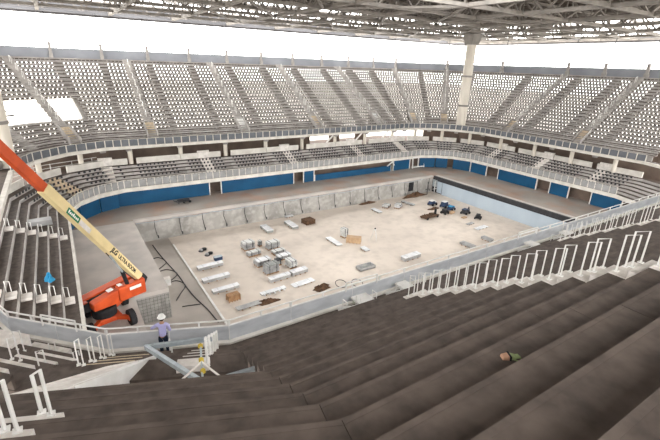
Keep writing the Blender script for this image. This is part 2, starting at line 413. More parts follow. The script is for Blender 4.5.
# ------------------------------------------------------------------ lower tier
LZ0 = 2.78; LT0 = .87; LRUN = .78; LRISE = .33; LN = 6
glow = 'concrete seating sections of the lower tier'
lx = [7.8+7.11*k for k in range(8)]
L7 = [LO.V(7)]+[LO.side(7,x) for x in lx]+[LO.V(8)]
L11 = [LO.V(11)]+[LO.side(11,y) for y in (46.7,39.6,32.4)]+[LO.V(12)]
L3 = [LO.V(3)]+[LO.side(3,y) for y in (30.5,37.5,44.5)]+[LO.V(4)]
def low(A,B,lab): section(LO,A,B,lab,glow,range(LN),LT0,LZ0,LRUN,LRISE,False)
for k in range(len(L7)-1): low(L7[k],L7[k+1],'low rows above the blue wall on the far side, %s from the left' % ORD[k])
for k in range(len(L11)-1): low(L11[k],L11[k+1],'low rows above the blue wall on the right side, %s from the corner' % ORD[k])
for k in range(len(L3)-1): low(L3[k],L3[k+1],'lower tier section of dark rows on the left side, %s from the near end' % ORD[k])
for j in (4,5,6): low(LO.V(j),LO.V(j+1),'lower tier corner section beside the boom, %s round the far left bend' % ORD[j-4])
for j in (8,9,10): low(LO.V(j),LO.V(j+1),'lower tier corner section at the far right, %s round the bend' % ORD[j-8])
low(LO.V(12),LO.V(13),'lower tier rows at the near right corner, first section round the bend')
low(LO.V(13),LO.V(14),'lower tier rows at the near right corner, second section round the bend')
for j in (2,): low(LO.V(j),LO.V(j+1),'lower tier section of dark rows hidden under the near corner barrier')
# seat fixing brackets: rows of small dark lugs on the lower risers
def brackets(A,B,lab):
    L = span(A,B,2.); 
    a=A(LT0); th = thing('seat_bracket_strips', lab, 'brackets', (a[0],a[1],LZ0), 'rows of seat brackets on the lower tier')
    for i in range(LN):
        t = LT0+LRUN*i; z = LZ0+LRISE*i; m = MB(); n = int((L-1.2)/.55)
        sbox(m,A,B,t-.035,t-.022,z-.09,z-.07,.6/L,1-.6/L)
        for k in range(n):
            u = (.6+.55*(k+.3))/L
            sbox(m,A,B,t-.10,t-.028,z-.16,z+.12,u,u+.22/L)
        m.build('bracket_strip','dark',th)
for k in range(len(L7)-1): brackets(L7[k],L7[k+1],'dark seat brackets along the lower far rows, %s section from the left' % ORD[k])
for j in (4,5,6): brackets(LO.V(j),LO.V(j+1),'dark seat brackets along the lower corner rows by the boom, %s bend' % ORD[j-4])
for j in (8,9,10): brackets(LO.V(j),LO.V(j+1),'dark seat brackets on the far right lower corner rows, %s bend' % ORD[j-8])
for k in range(len(L11)-1): brackets(L11[k],L11[k+1],'dark seat brackets along the lower right rows, %s section from the corner' % ORD[k])

ringstrip(LO, 2, 14, -.02, LT0+.1, 2.2, 2.45, 'floor', 'tread')
ringstrip(UP, 12, 15, .3, 20, 3.2, 3.6, 'floor', 'brownwall')
ringstrip(UP, 0, 3, .3, 20, 3.2, 3.6, 'floor', 'brownwall')
ringstrip(LO, 2, 14, -.22, 0.0, 1.98, 2.5, 'trim_3', 'beam')
LTB = LT0+LRUN*LN
# pale wall at the back of the lower tier, with gaps
def backwall(A,B,u0,u1,lab):
    m=MB(); sbox(m,A,B,LTB+.1,LTB+.35,LZ0+LRISE*(LN-1)-.1,LZ0+LRISE*(LN-1)+.85,u0,u1)
    a=A(LTB)
    tag(m.build('back_parapet','beam'), lab, 'parapet', 'pale parapets behind the lower tier')
for k in range(len(L7)-1): backwall(L7[k],L7[k+1],.12 if k%2 else .01,.99 if k%2 else .88,'pale concrete parapet behind the lower far rows, %s length from the left' % ORD[k])
for k in range(len(L11)-1): backwall(L11[k],L11[k+1],.02,.9,'pale concrete parapet behind the lower right rows, %s length from the corner' % ORD[k])
for j in (4,5,6,8,9,10): backwall(LO.V(j),LO.V(j+1),.06,.9,'pale concrete parapet behind the lower corner rows, %s' % names_far[j])
# lower aisles
for k,x in enumerate((4.6,18.4,32.6,46.8,57.6)):
    th = thing('lower_aisle_stair','pale narrow stair through the lower far rows, %s from the left' % ORD[k],'stairs',(x,60.3,2.45),'aisle stairs of the lower tier')
    stair_mesh(lambda t,o,x=x:(x+o,59.55+t),1.4,range(0,LN),LT0,LZ0,LRUN,LRISE).build('steps','step',th)
    m=MB(); m.box(x-.9,x+.9,59.55+LTB+.05,59.55+LTB+.4,LZ0+LRISE*5-.3,LZ0+LRISE*5+1.15); m.build('landing_wall','step',th)
for k,y in enumerate((50.0,40.5,31.0)):
    th = thing('lower_aisle_stair','pale narrow stair through the lower right rows, %s from the far corner' % ORD[k],'stairs',(67.6,y,2.45),'aisle stairs of the lower tier')
    stair_mesh(lambda t,o,y=y:(66.8+t,y+o),1.4,range(0,LN),LT0,LZ0,LRUN,LRISE).build('steps','step',th)
    m=MB(); m.box(66.8+LTB+.05,66.8+LTB+.4,y-.9,y+.9,LZ0+LRISE*5-.3,LZ0+LRISE*5+1.15); m.build('landing_wall','step',th)
for k,s in ((5,1.7),):
    P = seg_P(LO,k,s); p=P(LT0,0)
    th = thing('lower_aisle_stair','pale timber covered stair through the lower rows at the far left corner','stairs',(p[0],p[1],2.45),'aisle stairs of the lower tier')
    stair_mesh(P,1.6,range(0,LN),LT0,LZ0,LRUN,LRISE).build('steps','paleboard',th)

# lower fence
glf = 'white fence runs along the front of the lower tier'
for k in range(len(L7)-1):
    railing(LO, L7[k], L7[k+1], -.1, 2.5, 'lower tier grey mesh fence on the far side, %s length from the left' % ORD[k], glf, 1.0, 1.0, 'mesh_panel', postw=.07, rail=.08, postmat='beam')
for k in range(len(L11)-1):
    railing(LO, L11[k], L11[k+1], -.1, 2.5, 'lower tier grey mesh fence on the right side, %s length from the corner' % ORD[k], glf, 1.0, 1.0, 'mesh_panel', postw=.07, rail=.08, postmat='beam')
for j in (4,5,6,8,9,10):
    railing(LO, LO.V(j), LO.V(j+1), -.1, 2.5, 'lower tier grey mesh fence, %s' % names_far[j], glf, .95, 1.0, 'mesh_panel', postw=.07, rail=.08, postmat='beam')

# blue hoarding below the lower tier
gb = 'blue hoarding panels below the lower tier'
def blue(x0,x1,lab,side='far',zt=2.0):
    m = MB()
    if side == 'far': m.box(x0,x1,59.58,59.7,0.02,zt)
    else: m.box(66.83,66.95,min(x0,x1),max(x0,x1),0.02,zt)
    th = thing('blue_hoarding', lab, 'hoarding', (x0,59.6,0) if side=='far' else (66.85,x0,0), gb)
    m.build('panel','blue',th)
    m = MB()
    if side=='far': m.box(x0-.12,x0,59.5,59.72,0,zt); m.box(x1,x1+.12,59.5,59.72,0,zt)
    else: m.box(66.75,66.97,min(x0,x1)-.12,min(x0,x1),0,zt); m.box(66.75,66.97,max(x0,x1),max(x0,x1)+.12,0,zt)
    m.build('edge_frame','step',th)
for a,b,l,zt in ((4.7,17.3,'long blue hoarding on the far side left of the first doorway',1.98),(19.2,31.4,'long blue hoarding on the far side between the two dark doorways',1.98),(33.4,35.3,'short blue hoarding just right of the second dark doorway',1.98),(35.6,52.5,'long low blue hoarding with a dark slot above it on the far side',1.1),(53.2,57.3,'blue hoarding left of the white frame at the far end',1.98)):
    blue(a,b,l,'far',zt)
for a,b,l in ((58,52.5,'blue hoarding on the right side next to the far corner'),(52.3,48.7,'second blue hoarding on the right side from the far corner'),(46,38.5,'long blue hoarding on the right side in the middle'),(36,33,'narrow blue hoarding on the right side between two dark doorways'),(29.4,25.2,'blue hoarding at the near end of the right side')):
    blue(a,b,l,'right')
for j in (4,5,6,8,9,10):
    P=LO.pts(0.05); m=MB(); sbox(m, LO.V(j), LO.V(j+1), .03,.15,.02,1.98,.03 if j!=6 else .02,.97 if j not in (6,9) else .7)
    tag(m.build('blue_hoarding','blue'),'curved run of blue hoarding, %s' % names_far[j],'hoarding',gb)
# white frame leaning at far end
th = thing('leaning_white_stand','white rectangular frame standing in front of the blue wall at the far end','frame',(58.6,59.2,0))
for a,b in (((58.0,59.3,.0),(58.0,59.45,2.3)),((61.0,59.2,.0),(61.0,59.35,2.3)),((57.9,59.35,.25),(61.1,59.25,.25)),((57.9,59.4,2.2),(61.1,59.4,2.2)),((59.5,59.35,.2),(59.5,59.4,2.3))):
    m=MB(); m.bar(a,b,.16); m.build('frame_bar','white',th)
th = thing('white_brace','pair of white props leaning in the dark slot of the far blue wall','brace',(51,59.4,1))
for a,b in (((51.4,59.3,1.15),(52.9,59.4,2.0)),((53.1,59.3,1.15),(52.6,59.4,1.95))):
    m=MB(); m.bar(a,b,.2); m.build('prop','white',th)
# thick wall behind lower front (dark service corridor) and concourse
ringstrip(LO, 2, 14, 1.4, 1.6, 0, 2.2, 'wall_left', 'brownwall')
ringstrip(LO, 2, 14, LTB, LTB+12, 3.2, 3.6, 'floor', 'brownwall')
m = MB(); 
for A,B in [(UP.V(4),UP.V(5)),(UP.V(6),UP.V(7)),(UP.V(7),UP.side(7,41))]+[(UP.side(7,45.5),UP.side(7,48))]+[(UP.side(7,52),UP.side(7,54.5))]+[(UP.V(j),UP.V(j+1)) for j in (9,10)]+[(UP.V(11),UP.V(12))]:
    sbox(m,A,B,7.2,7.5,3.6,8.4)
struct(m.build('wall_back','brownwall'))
gcol='round columns under the upper tier'
def ccol(p,lab):
    th=thing('concourse_column','pale round column under the upper tier, '+lab,'column',(p[0],p[1],3.6),gcol)
    m=MB(); m.lathe([(.42,3.6),(.42,3.8),(.32,3.85),(.32,6.7),(.5,7.0),(.5,7.15)],p[0],p[1],14); m.build('shaft','column',th,smooth=True)
    q=p
    m=MB(); m.cbox(p[0],p[1],7.0,.8,.8,.34); m.build('capital','beam',th)
for k,x in enumerate([.9+7.11*n for n in range(0,10)]): 
    if 4.9<x<61: ccol(UP.side(7,x)(2.2),'far side, %s from the left' % ORD[k])
for k,y in enumerate((50.3,43.2,36.4,29.6)): ccol(UP.side(11,y)(2.2),'right side, %s from the far corner' % ORD[k])
for j in (4,5,6,8,9,10): ccol(UP.frac(j,.5)(2.2),names_far[j])
# horizontal rail in the open concourse
for j in (4,5,6):
    m=MB(); a=UP.V(j)(5); b=UP.V(j+1)(5); m.tube([(a[0],a[1],4.6),(b[0],b[1],4.6)],.05,5); m.tube([(a[0],a[1],5.1),(b[0],b[1],5.1)],.05,5)
    for u in (.1,.5,.9):
        q=UP.frac(j,u)(5); m.tube([(q[0],q[1],3.6),(q[0],q[1],5.15)],.05,5)
    tag(m.build('concourse_railing','white'),'thin white railing in the open concourse, %s' % names_far[j],'railing','concourse railings')
for k in range(3):
    a=(43+7*k,69.2,3.7); b=(46.5+7*k,69.2,6.9)
    m=MB(); m.bar(a,b,.22); tag(m.build('diagonal_brace','white'),'white diagonal prop in the bright far concourse, %s from the left' % ORD[k],'brace','white diagonal props in the concourse')

# ------------------------------------------------------------------ floors and the pit
PX0,PX1,PY0,PY1,PZ = 5.8,57.6,26.0,53.15,-3.0
def fl(x0,x1,y0,y1,z,name,m_,th=.4):
    m=MB(); m.box(x0,x1,y0,y1,z-th,z); return struct(m.build(name,m_))
fl(-.9,68.6,PY1,61.2,0,'floor','deck')
fl(PX1,68.6,18,PY1,0,'floor','deck')
fl(-.9,PX0,34.4,PY1,0,'floor','slab')
fl(-.9,3.0,18,34.4,0,'floor','slab')
fl(3.0,PX1,18,PY0,0,'floor','deck')
fl(9.6,PX1+.5,PY0-.5,PY1+.5,PZ,'floor','pit')
fl(2.5,9.6,PY0-.5,PY1+.5,PZ,'floor','pitgrey')
m=MB(); m.box(PX0-.0,PX1+.3,PY1,PY1+.3,PZ,-.4); struct(m.build('wall_pit','pitwall'))
m=MB(); m.box(PX1,PX1+.3,PY0,PY1,PZ,-.4); struct(m.build('wall_pit','dark'))
m=MB(); m.box(PX1-.12,PX1,PY0+.3,50.6,PZ,-.75); struct(m.build('wall_pit','bluewall'))
m=MB(); m.box(PX0-.3,PX0,34.4,PY1,PZ,-.4); struct(m.build('wall_pit','pitwall'))
m=MB(); m.box(3.0-.3,3.0,PY0,34.4,PZ,-.4); m.box(3.0,PX0-.301,34.4,34.7,PZ,-.4); struct(m.build('wall_pit','pitwall'))
m=MB(); m.box(3.0,PX1,PY0-.3,PY0,PZ,-.4); struct(m.build('wall_pit','pitwall'))
# pale kerb lips round the pit
m=MB(); m.box(PX0,PX1,PY1-.06,PY1+.5,-.3,.03); struct(m.build('trim_4','slab'))
m=MB(); m.box(PX1-.02,PX1+.35,PY0,PY1,-.55,.03); struct(m.build('trim_4','dark'))
m=MB(); m.box(PX1+.35,PX1+1.2,PY0,PY1,-.1,.02); struct(m.build('trim_4','slab'))
# form tie lines and pour joints on the far pit wall
for k in range(17):
    x = 8.2+3.02*k
    th=thing('wall_drain_pipe','dark vertical pipe on the far pit wall, %s from the left' % ORD[k],'pipe',(x,PY1-.05,PZ),'dark vertical pipes on the pit wall')
    m=MB(); m.tube([(x,PY1-.07,-.3),(x+random.uniform(-.15,.15),PY1-.07,-1.2),(x+random.uniform(.1,.4),PY1-.07,PZ+.5)],.032,6); m.build('pipe','dark',th)
    m=MB(); m.tube([(x+.25,PY1-.1,PZ+.25),(x+.25,PY1-.1,PZ+.6)],.07,6); m.build('foot','dark',th)
m=MB(); pts=[(x, PY1-.1, -.42+.07*sin(x*1.3)+.05*sin(x*3.7)) for x in [6+.8*k for k in range(62)]]; m.tube(pts,.06,5)
tag(m.build('hose','steelbeam'),'thin blue grey hose strung along the top of the far pit wall','hose')
# kerb line on pit floor
m=MB(); m.box(9.55,9.75,PY0+2,50.5,PZ,PZ+.12); tag(m.build('floor_channel','white'),'long straight pale channel across the left end of the pit floor','channel')
# left side slab edge beam
m=MB(); m.box(-1.25,-.9,18,52.4,0,2.4); struct(m.build('wall_left','brownwall'))

# black plate painted as the shade inside a pit wall opening, with rubble
m=MB(); m.box(51.5,52.6,PY1-.13,PY1-.02,-2.2,-.6); tag(m.build('opening_shade_plate','black'),'black plate for the shade in a square opening of the far pit wall','opening')
def heap(name,cx,cy,z,rx,ry,h,m_,lab,cat,seed=1,n=16,g=None):
    rnd=random.Random(seed); m=MB(); vs=[]; R=5
    ph=[rnd.uniform(0,6.28) for _ in range(4)]
    for r in range(R+1):
        f=r/R
        for k in range(n):
            a=2*pi*k/n; rr=(1+.22*sin(2*a+ph[0])+.15*sin(5*a+ph[1])); 
            hh=h*(1-f**1.6)*(1+.35*sin(3*a+ph[2]+f*5))*(.8+.4*rnd.random())
            vs.append((cx+rx*f*rr*cos(a), cy+ry*f*rr*sin(a), z+(hh if r<R else 0)))
    fs=[(r*n+k,r*n+(k+1)%n,(r+1)*n+(k+1)%n,(r+1)*n+k) for r in range(R) for k in range(n)]
    m.add(vs,fs); m.f=[tuple(reversed(f)) for f in m.f]
    return tag(m.build(name,m_),lab,cat,g)
heap('rubble_heap',52.3,52.2,PZ,2.4,.7,.6,'rust','dark rubble heap below the opening in the pit wall','rubble',3)
heap('rubble_heap',42.0,52.7,PZ,1.6,.35,.35,'rust','small dark rubble heap against the middle of the pit wall','rubble',4)
heap('scrap_heap',14.2,32.5,PZ,1.5,.4,.3,'rust','brown scrap heap on the pit floor, left of two by the near barrier','heap',5)
heap('scrap_heap',20.3,32.2,PZ,1.2,.5,.4,'rust','brown scrap heap on the pit floor beside the loose hoops','heap',6)
for k,(x,y) in enumerate(((22.4,31.7),(24.0,31.0))):
    m=MB(); m.tube([(x+.6*cos(a),y+.6*sin(a),PZ+.2+.14*sin(a)) for a in [2*pi*i/20 for i in range(21)]],.035,6,False)
    tag(m.build('metal_hoop','dark'),'thin dark metal hoop lying on the pit floor, %s of two' % ['left','right'][k],'hoop','metal hoops')

# ------------------------------------------------------------------ materials on the pit floor
gp='long silver panel packs on the pit floor'
def pack(cx,cy,L,W,H,rz,lab,top='silver',side='bundle',name='panel_pack',cat='panel pack',group=gp,lug=0,z=PZ):
    th=thing(name,lab,cat,(cx,cy,z),group,rz)
    for x in (-L*.32,0,L*.32):
        m=MB(); m.box(x-.06,x+.06,-W/2-.03,W/2+.03,0,.1); m.build('timber_bearer','wood',th,world=False)
    m=MB()
    n=max(1,int(H/.14))
    for k in range(n):
        j=.02*(k%2); z0=.1+(H-.16)*k/n
        m.box(-L/2+j,L/2-j,-W/2+j,W/2-j,z0,z0+(H-.16)/n)
    m.build('panel_stack',side,th,world=False)
    m=MB(); m.box(-L/2-.03,L/2+.03,-W/2-.03,W/2+.03,H-.06,H); m.build('top_sheet',top,th,world=False)
    for x in (-L*.3,L*.3):
        m=MB(); m.box(x-.012,x+.012,-W/2-.04,W/2+.04,.1,H+.008); m.build('strap','bundle2',th,world=False)
    if lug:
        for k in range(lug):
            x=-L/2+L*(k+.5)/lug; m=MB(); m.box(x-.05,x+.05,-W/2-.25,-W/2,.1,H*.7); m.build('lug',top,th,world=False)
    return th
pack(11.73,42.19,2.85,.62,.48,.05,'long silver topped panel pack, farthest of the three at left')
pack(11.40,39.14,2.90,.60,.47,.05,'long silver topped panel pack, middle one of the three at left')
pack(11.55,36.55,2.74,.58,.42,.05,'long silver topped panel pack right behind the brown crate')
pack(15.58,33.90,2.74,.45,.28,.05,'low grey trough pack with side lugs near the barrier',group=None,lug=5,top='silver')
pack(12.42,32.6,2.4,.6,.2,.05,'flat grey panel pack beside the brown scrap heap',group=None,top='bundle')
pack(17.31,35.96,2.43,.6,.5,.08,'grey bundle under a long white sheet, left of a touching pair',group=None)
pack(19.78,36.2,1.98,.7,.52,.08,'grey bundle under a white sheet, right of a touching pair',group=None)
pack(19.11,34.04,2.6,.8,.14,.1,'flat white sheet pack lying near the barrier, left of a scrap heap',top='silver',group=None)
pack(21.94,49.5,2.45,.9,.46,pi/2,'pale grey pack near the pit wall, left of a pair',side='bundle2',group=None)
pack(25.65,49.3,2.7,.9,.45,pi/2,'pale grey pack near the pit wall beside the dark crate',side='bundle2',group=None)
pack(27.08,52.8,1.28,.5,.28,0,'small pale slab pack at the foot of the pit wall',group=None)
pack(27.91,41.58,2.84,.75,.26,pi/2,'thin white slab pack lying alone in the middle of the pit floor',group=None)
pack(30.06,37.65,1.16,.66,.3,pi/2,'short white slab pack just in front of the tan crate',group=None)
pack(33.49,32.95,2.67,.78,.56,.05,'white topped box pack alone near the barrier in mid pit',group=None)
pack(40.72,48.69,2.02,.7,.3,pi/2,'small white slab pack on the far part of the pit floor',group=None)
pack(47.98,49.27,2.52,.6,.3,1.77,'pale grey plank pack nearest the dark rubble at the far wall',group=None,top='bundle')
pack(49.94,35.64,2.52,.75,.16,.05,'white slab pack lying near the pale blue pool wall',group=None)
pack(49.89,37.60,1.45,.56,.14,.1,'small grey board pack behind the white slab near the blue wall',group=None,top='bundle')
pack(42.83,32.16,1.9,.85,.36,1.67,'grey pack half hidden by the barrier, left of a pair',group=None,top='bundle')
pack(46.83,32.18,1.5,.75,.4,pi/2,'grey pack half hidden by the barrier, right of a pair',group=None,top='bundle')
# open tray
th=thing('steel_tray','open grey steel tray with raised rim lying on the pit floor near the barrier','tray',(27.11,33.6,PZ),None,.0)
m=MB(); m.box(-1.05,1.05,-.5,.5,.05,.12); m.build('tray_floor','bundle2',th,world=False)
for a in ((-1.05,-.97,-.5,.5),(.97,1.05,-.5,.5),(-.97,.97,-.5,-.43),(-.97,.97,.43,.5)):
    m=MB(); m.box(*a,.05,.36); m.build('rim','bundle',th,world=False)
gs='strapped material stacks clustered on the pit floor'
def stack(cx,cy,W,D,H,lab,side='bundle',top='plastic',layers=4,rz=.1,group=gs,name='material_stack',seed=0):
    rnd=random.Random(seed+int(cx*7+cy*13)); th=thing(name,lab,'stack',(cx,cy,PZ),group,rz)
    m=MB(); 
    for y in (-D*.38,0,D*.38): m.box(-W/2,W/2,y-.06,y+.06,0,.1)
    for k in range(5): x=-W/2+W*(k+.1)/5; m.box(x,x+W*.16,-D/2,D/2,.1,.14)
    m.build('pallet','wood',th,world=False)
    z=.14; h=(H-.14)/layers
    for k in range(layers):
        j=rnd.uniform(-.06,.06); m=MB(); m.box(-W/2+j,W/2+j*.5,-D/2-j,D/2-j*.5,z+.03,z+h-.02)
        if k: m.box(-W*.4,W*.4,-.1,.1,z-.02,z+.03)
        m.build('layer',top if k==layers-1 else side,th,world=False,bevel=.02); z+=h
    for x in (-W*.28,W*.28):
        m=MB(); m.box(x-.012,x+.012,-D/2-.07,D/2+.07,.14,H+.01); m.build('strap','dark',th,world=False)
    return th
stack(17.35,44.96,1.43,.99,1.10,'tall wrapped stack at the back left of the pit floor cluster')
stack(17.28,42.9,1.66,.7,.64,'low wrapped stack just in front of the back left stack',layers=3)
stack(19.0,45.1,.42,.45,.77,'small narrow stack squeezed beside the tall back right stack')
stack(20.1,43.7,1.6,.9,1.03,'tall wrapped stack at the back right of the cluster')
stack(20.1,42.0,1.6,.8,.55,'low bundle right behind the pale topped middle stack',layers=3)
stack(17.16,40.10,1.75,1.0,.81,'pale topped stack at the left edge of the cluster',top='silver')
stack(20.0,40.4,1.68,.83,.62,'pale topped stack in the middle right of the cluster',top='silver',layers=3)
stack(17.21,37.9,1.57,.95,1.21,'largest front stack of the cluster with dark timber on top',top='bundle2',layers=6)
stack(19.8,38.1,.9,1.2,.97,'pale stack at the right edge of the cluster',side='plastic')
stack(18.65,39.2,.7,.6,.8,'small dark stack tucked behind the largest front stack',top='dark')
stack(30.14,42.43,.75,.85,1.32,'white wrapped stack left behind the tan crate in mid pit',side='plastic',group=None)
stack(43.50,49.6,1.5,1.0,.55,'pale grey wrapped stack at the far side, left half of a pair',group=None,rz=.5,layers=2)
stack(45.2,48.6,1.4,.9,.7,'pale wrapped stack at the far side, right half of a pair',group=None,side='silver',rz=.5,layers=3)
def crate(cx,cy,W,D,H,rz,lab,m_='wood',n=4):
    th=thing('timber_crate',lab,'crate',(cx,cy,PZ),None,rz)
    m=MB(); m.box(-W/2+.03,W/2-.03,-D/2+.03,D/2-.03,.08,H-.03); m.build('body',m_,th,world=False)
    for k in range(n+1):
        x=-W/2+(W-.1)*k/n
        for y in (-D/2,D/2-.04):
            m=MB(); m.box(x,x+.1,y,y+.04,0,H); m.build('batten',m_,th,world=False)
    m=MB(); m.box(-W/2,W/2,-D/2,D/2,H-.03,H); m.build('lid',m_,th,world=False)
    return th
crate(11.6,34.5,1.2,.75,.66,.08,'brown timber crate in front of the three silver panel packs','wood')
crate(28.38,49.16,1.57,1.4,.72,.1,'dark brown crate near the far pit wall','rust')
crate(30.2,40.3,1.9,.85,.85,-.75,'long tan timber crate in the middle of the pit floor','tan')
crate(51.1,42.4,1.2,.6,.3,.2,'low tan crate between the dark site machines','tan')
crate(51.2,39.9,.95,.5,.2,.1,'small tan crate in front of the dark site machines','tan')
# dark blue box
th=thing('tool_chest','dark blue box standing behind the first silver panel pack','box',(13.12,43.65,PZ),None,.05)
m=MB(); m.box(-.46,.46,-.25,.25,.06,.45); m.build('body','bluepaint',th,world=False,bevel=.03)
m=MB(); m.box(-.48,.48,-.27,.27,.45,.52); m.build('lid','steelbeam',th,world=False)
# reels
for k,(x,y) in enumerate(((12.3,47.1),(12.6,45.6))):
    th=thing('cable_reel','small dark cable reel lying on the pit floor, %s of two' % ['farther','nearer'][k],'reel',(x,y,PZ),'cable reels',.4)
    m=MB(); m.lathe([(.3,0),(.33,.03),(.33,.07),(.26,.09)],-.2,0,14); m.build('flange','dark',th,world=False)
    m=MB(); m.lathe([(.18,.06),(.18,.24),(.2,.27),(.18,.3)],-.2,0,12); m.build('core','bundle',th,world=False)
    m=MB(); m.lathe([(.24,.0),(.31,.06),(.31,.2),(.16,.24)],.3,.05,14); m.build('coil','black',th,world=False)
# tripod
th=thing('survey_tripod','pale survey tripod with a dark instrument standing in the open pit floor','tripod',(33.2,39.7,PZ))
for a in (.3,2.4,4.5):
    m=MB(); m.tube([(.1*cos(a),.1*sin(a),1.45),(.55*cos(a),.55*sin(a),0)],[.035,.03],6); l=m.build('leg','white',th,world=False)
m=MB(); m.lathe([(.14,1.42),(.16,1.5),(.1,1.55)],0,0,10); m.build('head_plate','white',th,world=False)
m=MB(); m.box(-.08,.08,-.07,.07,1.55,1.74); m.build('instrument','black',th,world=False,bevel=.03)
# white box with hoses on grey strip
th=thing('junction_box','small white box at the top of the pit floor cables by the slab corner','box',(6.75,40.5,PZ))
m=MB(); m.box(-.33,.33,-.25,.25,0,.9); m.build('cabinet','step',th,world=False,bevel=.03)
m=MB(); m.box(-.3,.3,-.28,-.25,.1,.8); m.build('door','white',th,world=False)
def cable(pts,r,lab,m_='dark',name='cable',cat='cable'):
    # smooth a polyline
    P=[Vector(p) for p in pts]; Q=[]
    for i in range(len(P)-1):
        a=P[max(i-1,0)];b=P[i];c=P[i+1];d=P[min(i+2,len(P)-1)]
        for k in range(6):
            t=k/6; Q.append(.5*((2*b)+(c-a)*t+(2*a-5*b+4*c-d)*t*t+(-a+3*b-3*c+d)*t**3))
    Q.append(P[-1]); m=MB(); m.tube(Q,r,5); return tag(m.build(name,m_),lab,cat)
z=PZ+.05
cable([(7.4,51.5,z),(7.6,48,z),(7.9,45,z),(8.2,42,z),(8.3,39,z),(8.5,36.5,z),(8.9,34,z),(9.1,31.5,z)],.06,'long dark cable snaking down the grey strip of the pit floor')
cable([(6.0,47,z),(7.2,47.6,z),(7.8,46,z),(7.0,44.8,z),(6.1,44,z)],.045,'dark cable loop on the grey strip, farthest loop')
cable([(6.0,43.6,z),(7.4,44,z),(8.2,42.5,z),(7.2,41.2,z),(6.2,40.5,z)],.045,'dark cable loop on the grey strip, second loop from the far wall')
cable([(6.3,40.2,z),(7.6,41,z),(8.3,39.6,z),(7.4,38,z),(6.8,37,z)],.045,'dark cable loop on the grey strip beside the white box')
cable([(7.0,35.6,z),(7.9,35.4,z),(8.6,35.2,z)],.045,'short dark cable branching from the white box')
# mesh of rebar on the block face
th=thing('rebar_mesh','fine dark rebar mesh hung on the concrete block face behind the man','mesh',(4.4,34.3,-1.5))
for k in range(9):
    x=3.2+.31*k; m=MB(); m.tube([(x,34.33,-2.95),(x,34.33,-.45)],.009,4); m.build('vertical_rod','dark',th)
for k in range(8):
    zz=-2.8+.32*k; m=MB(); m.tube([(3.1,34.30,zz),(5.75,34.30,zz)],.009,4); m.build('horizontal_rod','dark',th)

# site machines near the blue wall
def machine(cx,cy,rz,lab,body,topm,L=2.3,W=1.3,H=1.3,arm=False):
    th=thing('site_machine',lab,'machine',(cx,cy,PZ),'small site machines near the pale blue wall',rz)
    for x in (-L*.32,L*.32):
        for y in (-W/2,W/2-.0):
            m=MB(); m.tube([(x,y-.09,.2),(x,y+.09,.2)],.2,12); m.build('wheel','black',th,world=False)
    m=MB(); m.box(-L/2,L/2,-W/2+.1,W/2-.1,.2,.45); m.build('chassis',body,th,world=False,bevel=.04)
    m=MB(); m.box8([(-L/2+.05,-W/2+.08,.45),(L*.2,-W/2+.08,.45),(L*.2,W/2-.08,.45),(-L/2+.05,W/2-.08,.45),(-L/2+.15,-W/2+.15,H),(L*.1,-W/2+.15,H),(L*.1,W/2-.15,H),(-L/2+.15,W/2-.15,H)]); m.build('cabin',body,th,world=False)
    m=MB(); m.box(-L/2+.1,L*.15,-W/2+.1,W/2-.1,H,H+.07); m.build('roof',topm,th,world=False)
    m=MB(); m.box(L*.22,L/2-.05,-W/2+.12,W/2-.12,.45,.62); m.build('engine_cover',topm,th,world=False,bevel=.04)
    if arm:
        m=MB(); m.bar((L*.4,0,.5),(L*.6,0,1.0),.1); m.bar((L*.6,0,1.0),(L*.8,0,.3),.09); m.build('arm','dark',th,world=False)
    return th
machine(51.5,47.0,.15,'dark site machine with a white roof, farthest left of the group','bluepaint','white',1.6,.9,.8)
machine(52.6,45.2,.15,'dark blue site machine with a white roof close to the blue wall','bluepaint','white',1.7,1.0,1.0)
machine(52.3,43.6,.3,'dark blue site machine with blue cover in front of the white roofed pair','bluepaint','tarp',1.5,.9,.7)
machine(50.0,42.8,.1,'small black site machine at the front of the group','black','dark',1.2,.8,.75)
machine(53.0,41.2,.2,'dark site machine with a bent arm right of the group','dark','bluepaint',1.6,.9,.8,True)
machine(52.9,38.6,.5,'small dark site machine standing alone by the blue wall','black','dark',1.2,.8,.75)
th=thing('scrap_trolley','brown trolley heaped with scrap beside a dark upright','trolley',(46.41,42.6,PZ),None,.1)
m=MB(); m.box(-1.6,1.6,-.6,.6,.25,.4); m.build('platform','rust',th,world=False)
for x in (-1.2,1.2):
    for y in (-.6,.6):
        m=MB(); m.tube([(x,y-.07,.2),(x,y+.07,.2)],.2,10); m.build('wheel','black',th,world=False)
m=MB(); rnd=random.Random(2)
for k in range(14):
    x=rnd.uniform(-1.4,1.0); y=rnd.uniform(-.4,.4); m.bar((x,y,.38),(x+rnd.uniform(-.4,.4),y+rnd.uniform(-.2,.2),.42+rnd.uniform(.0,.2)),.16)
m.build('scrap_load','rust',th,world=False)['kind']='stuff'
m=MB(); m.bar((1.3,0,.4),(1.35,0,1.2),.28,.25); m.build('upright','black',th,world=False)
heap('rubble_heap',50.2,45.4,PZ,1.1,.5,.25,'rust','brown heap left of the farthest site machine','rubble',8)
for k,(x,y) in enumerate(((55.2,52.0),(56.6,51.6))):
    m=MB(); m.bar((x,y,PZ),(x+.05,y+.05,-.6),.1)
    m.bar((x-.5,y,PZ+1.0),(x+.5,y,PZ+1.0),.08)
    tag(m.build('formwork_prop','white' if k else 'dark'),'%s formwork prop in the far corner of the pit' % ['dark','white'][k],'prop')
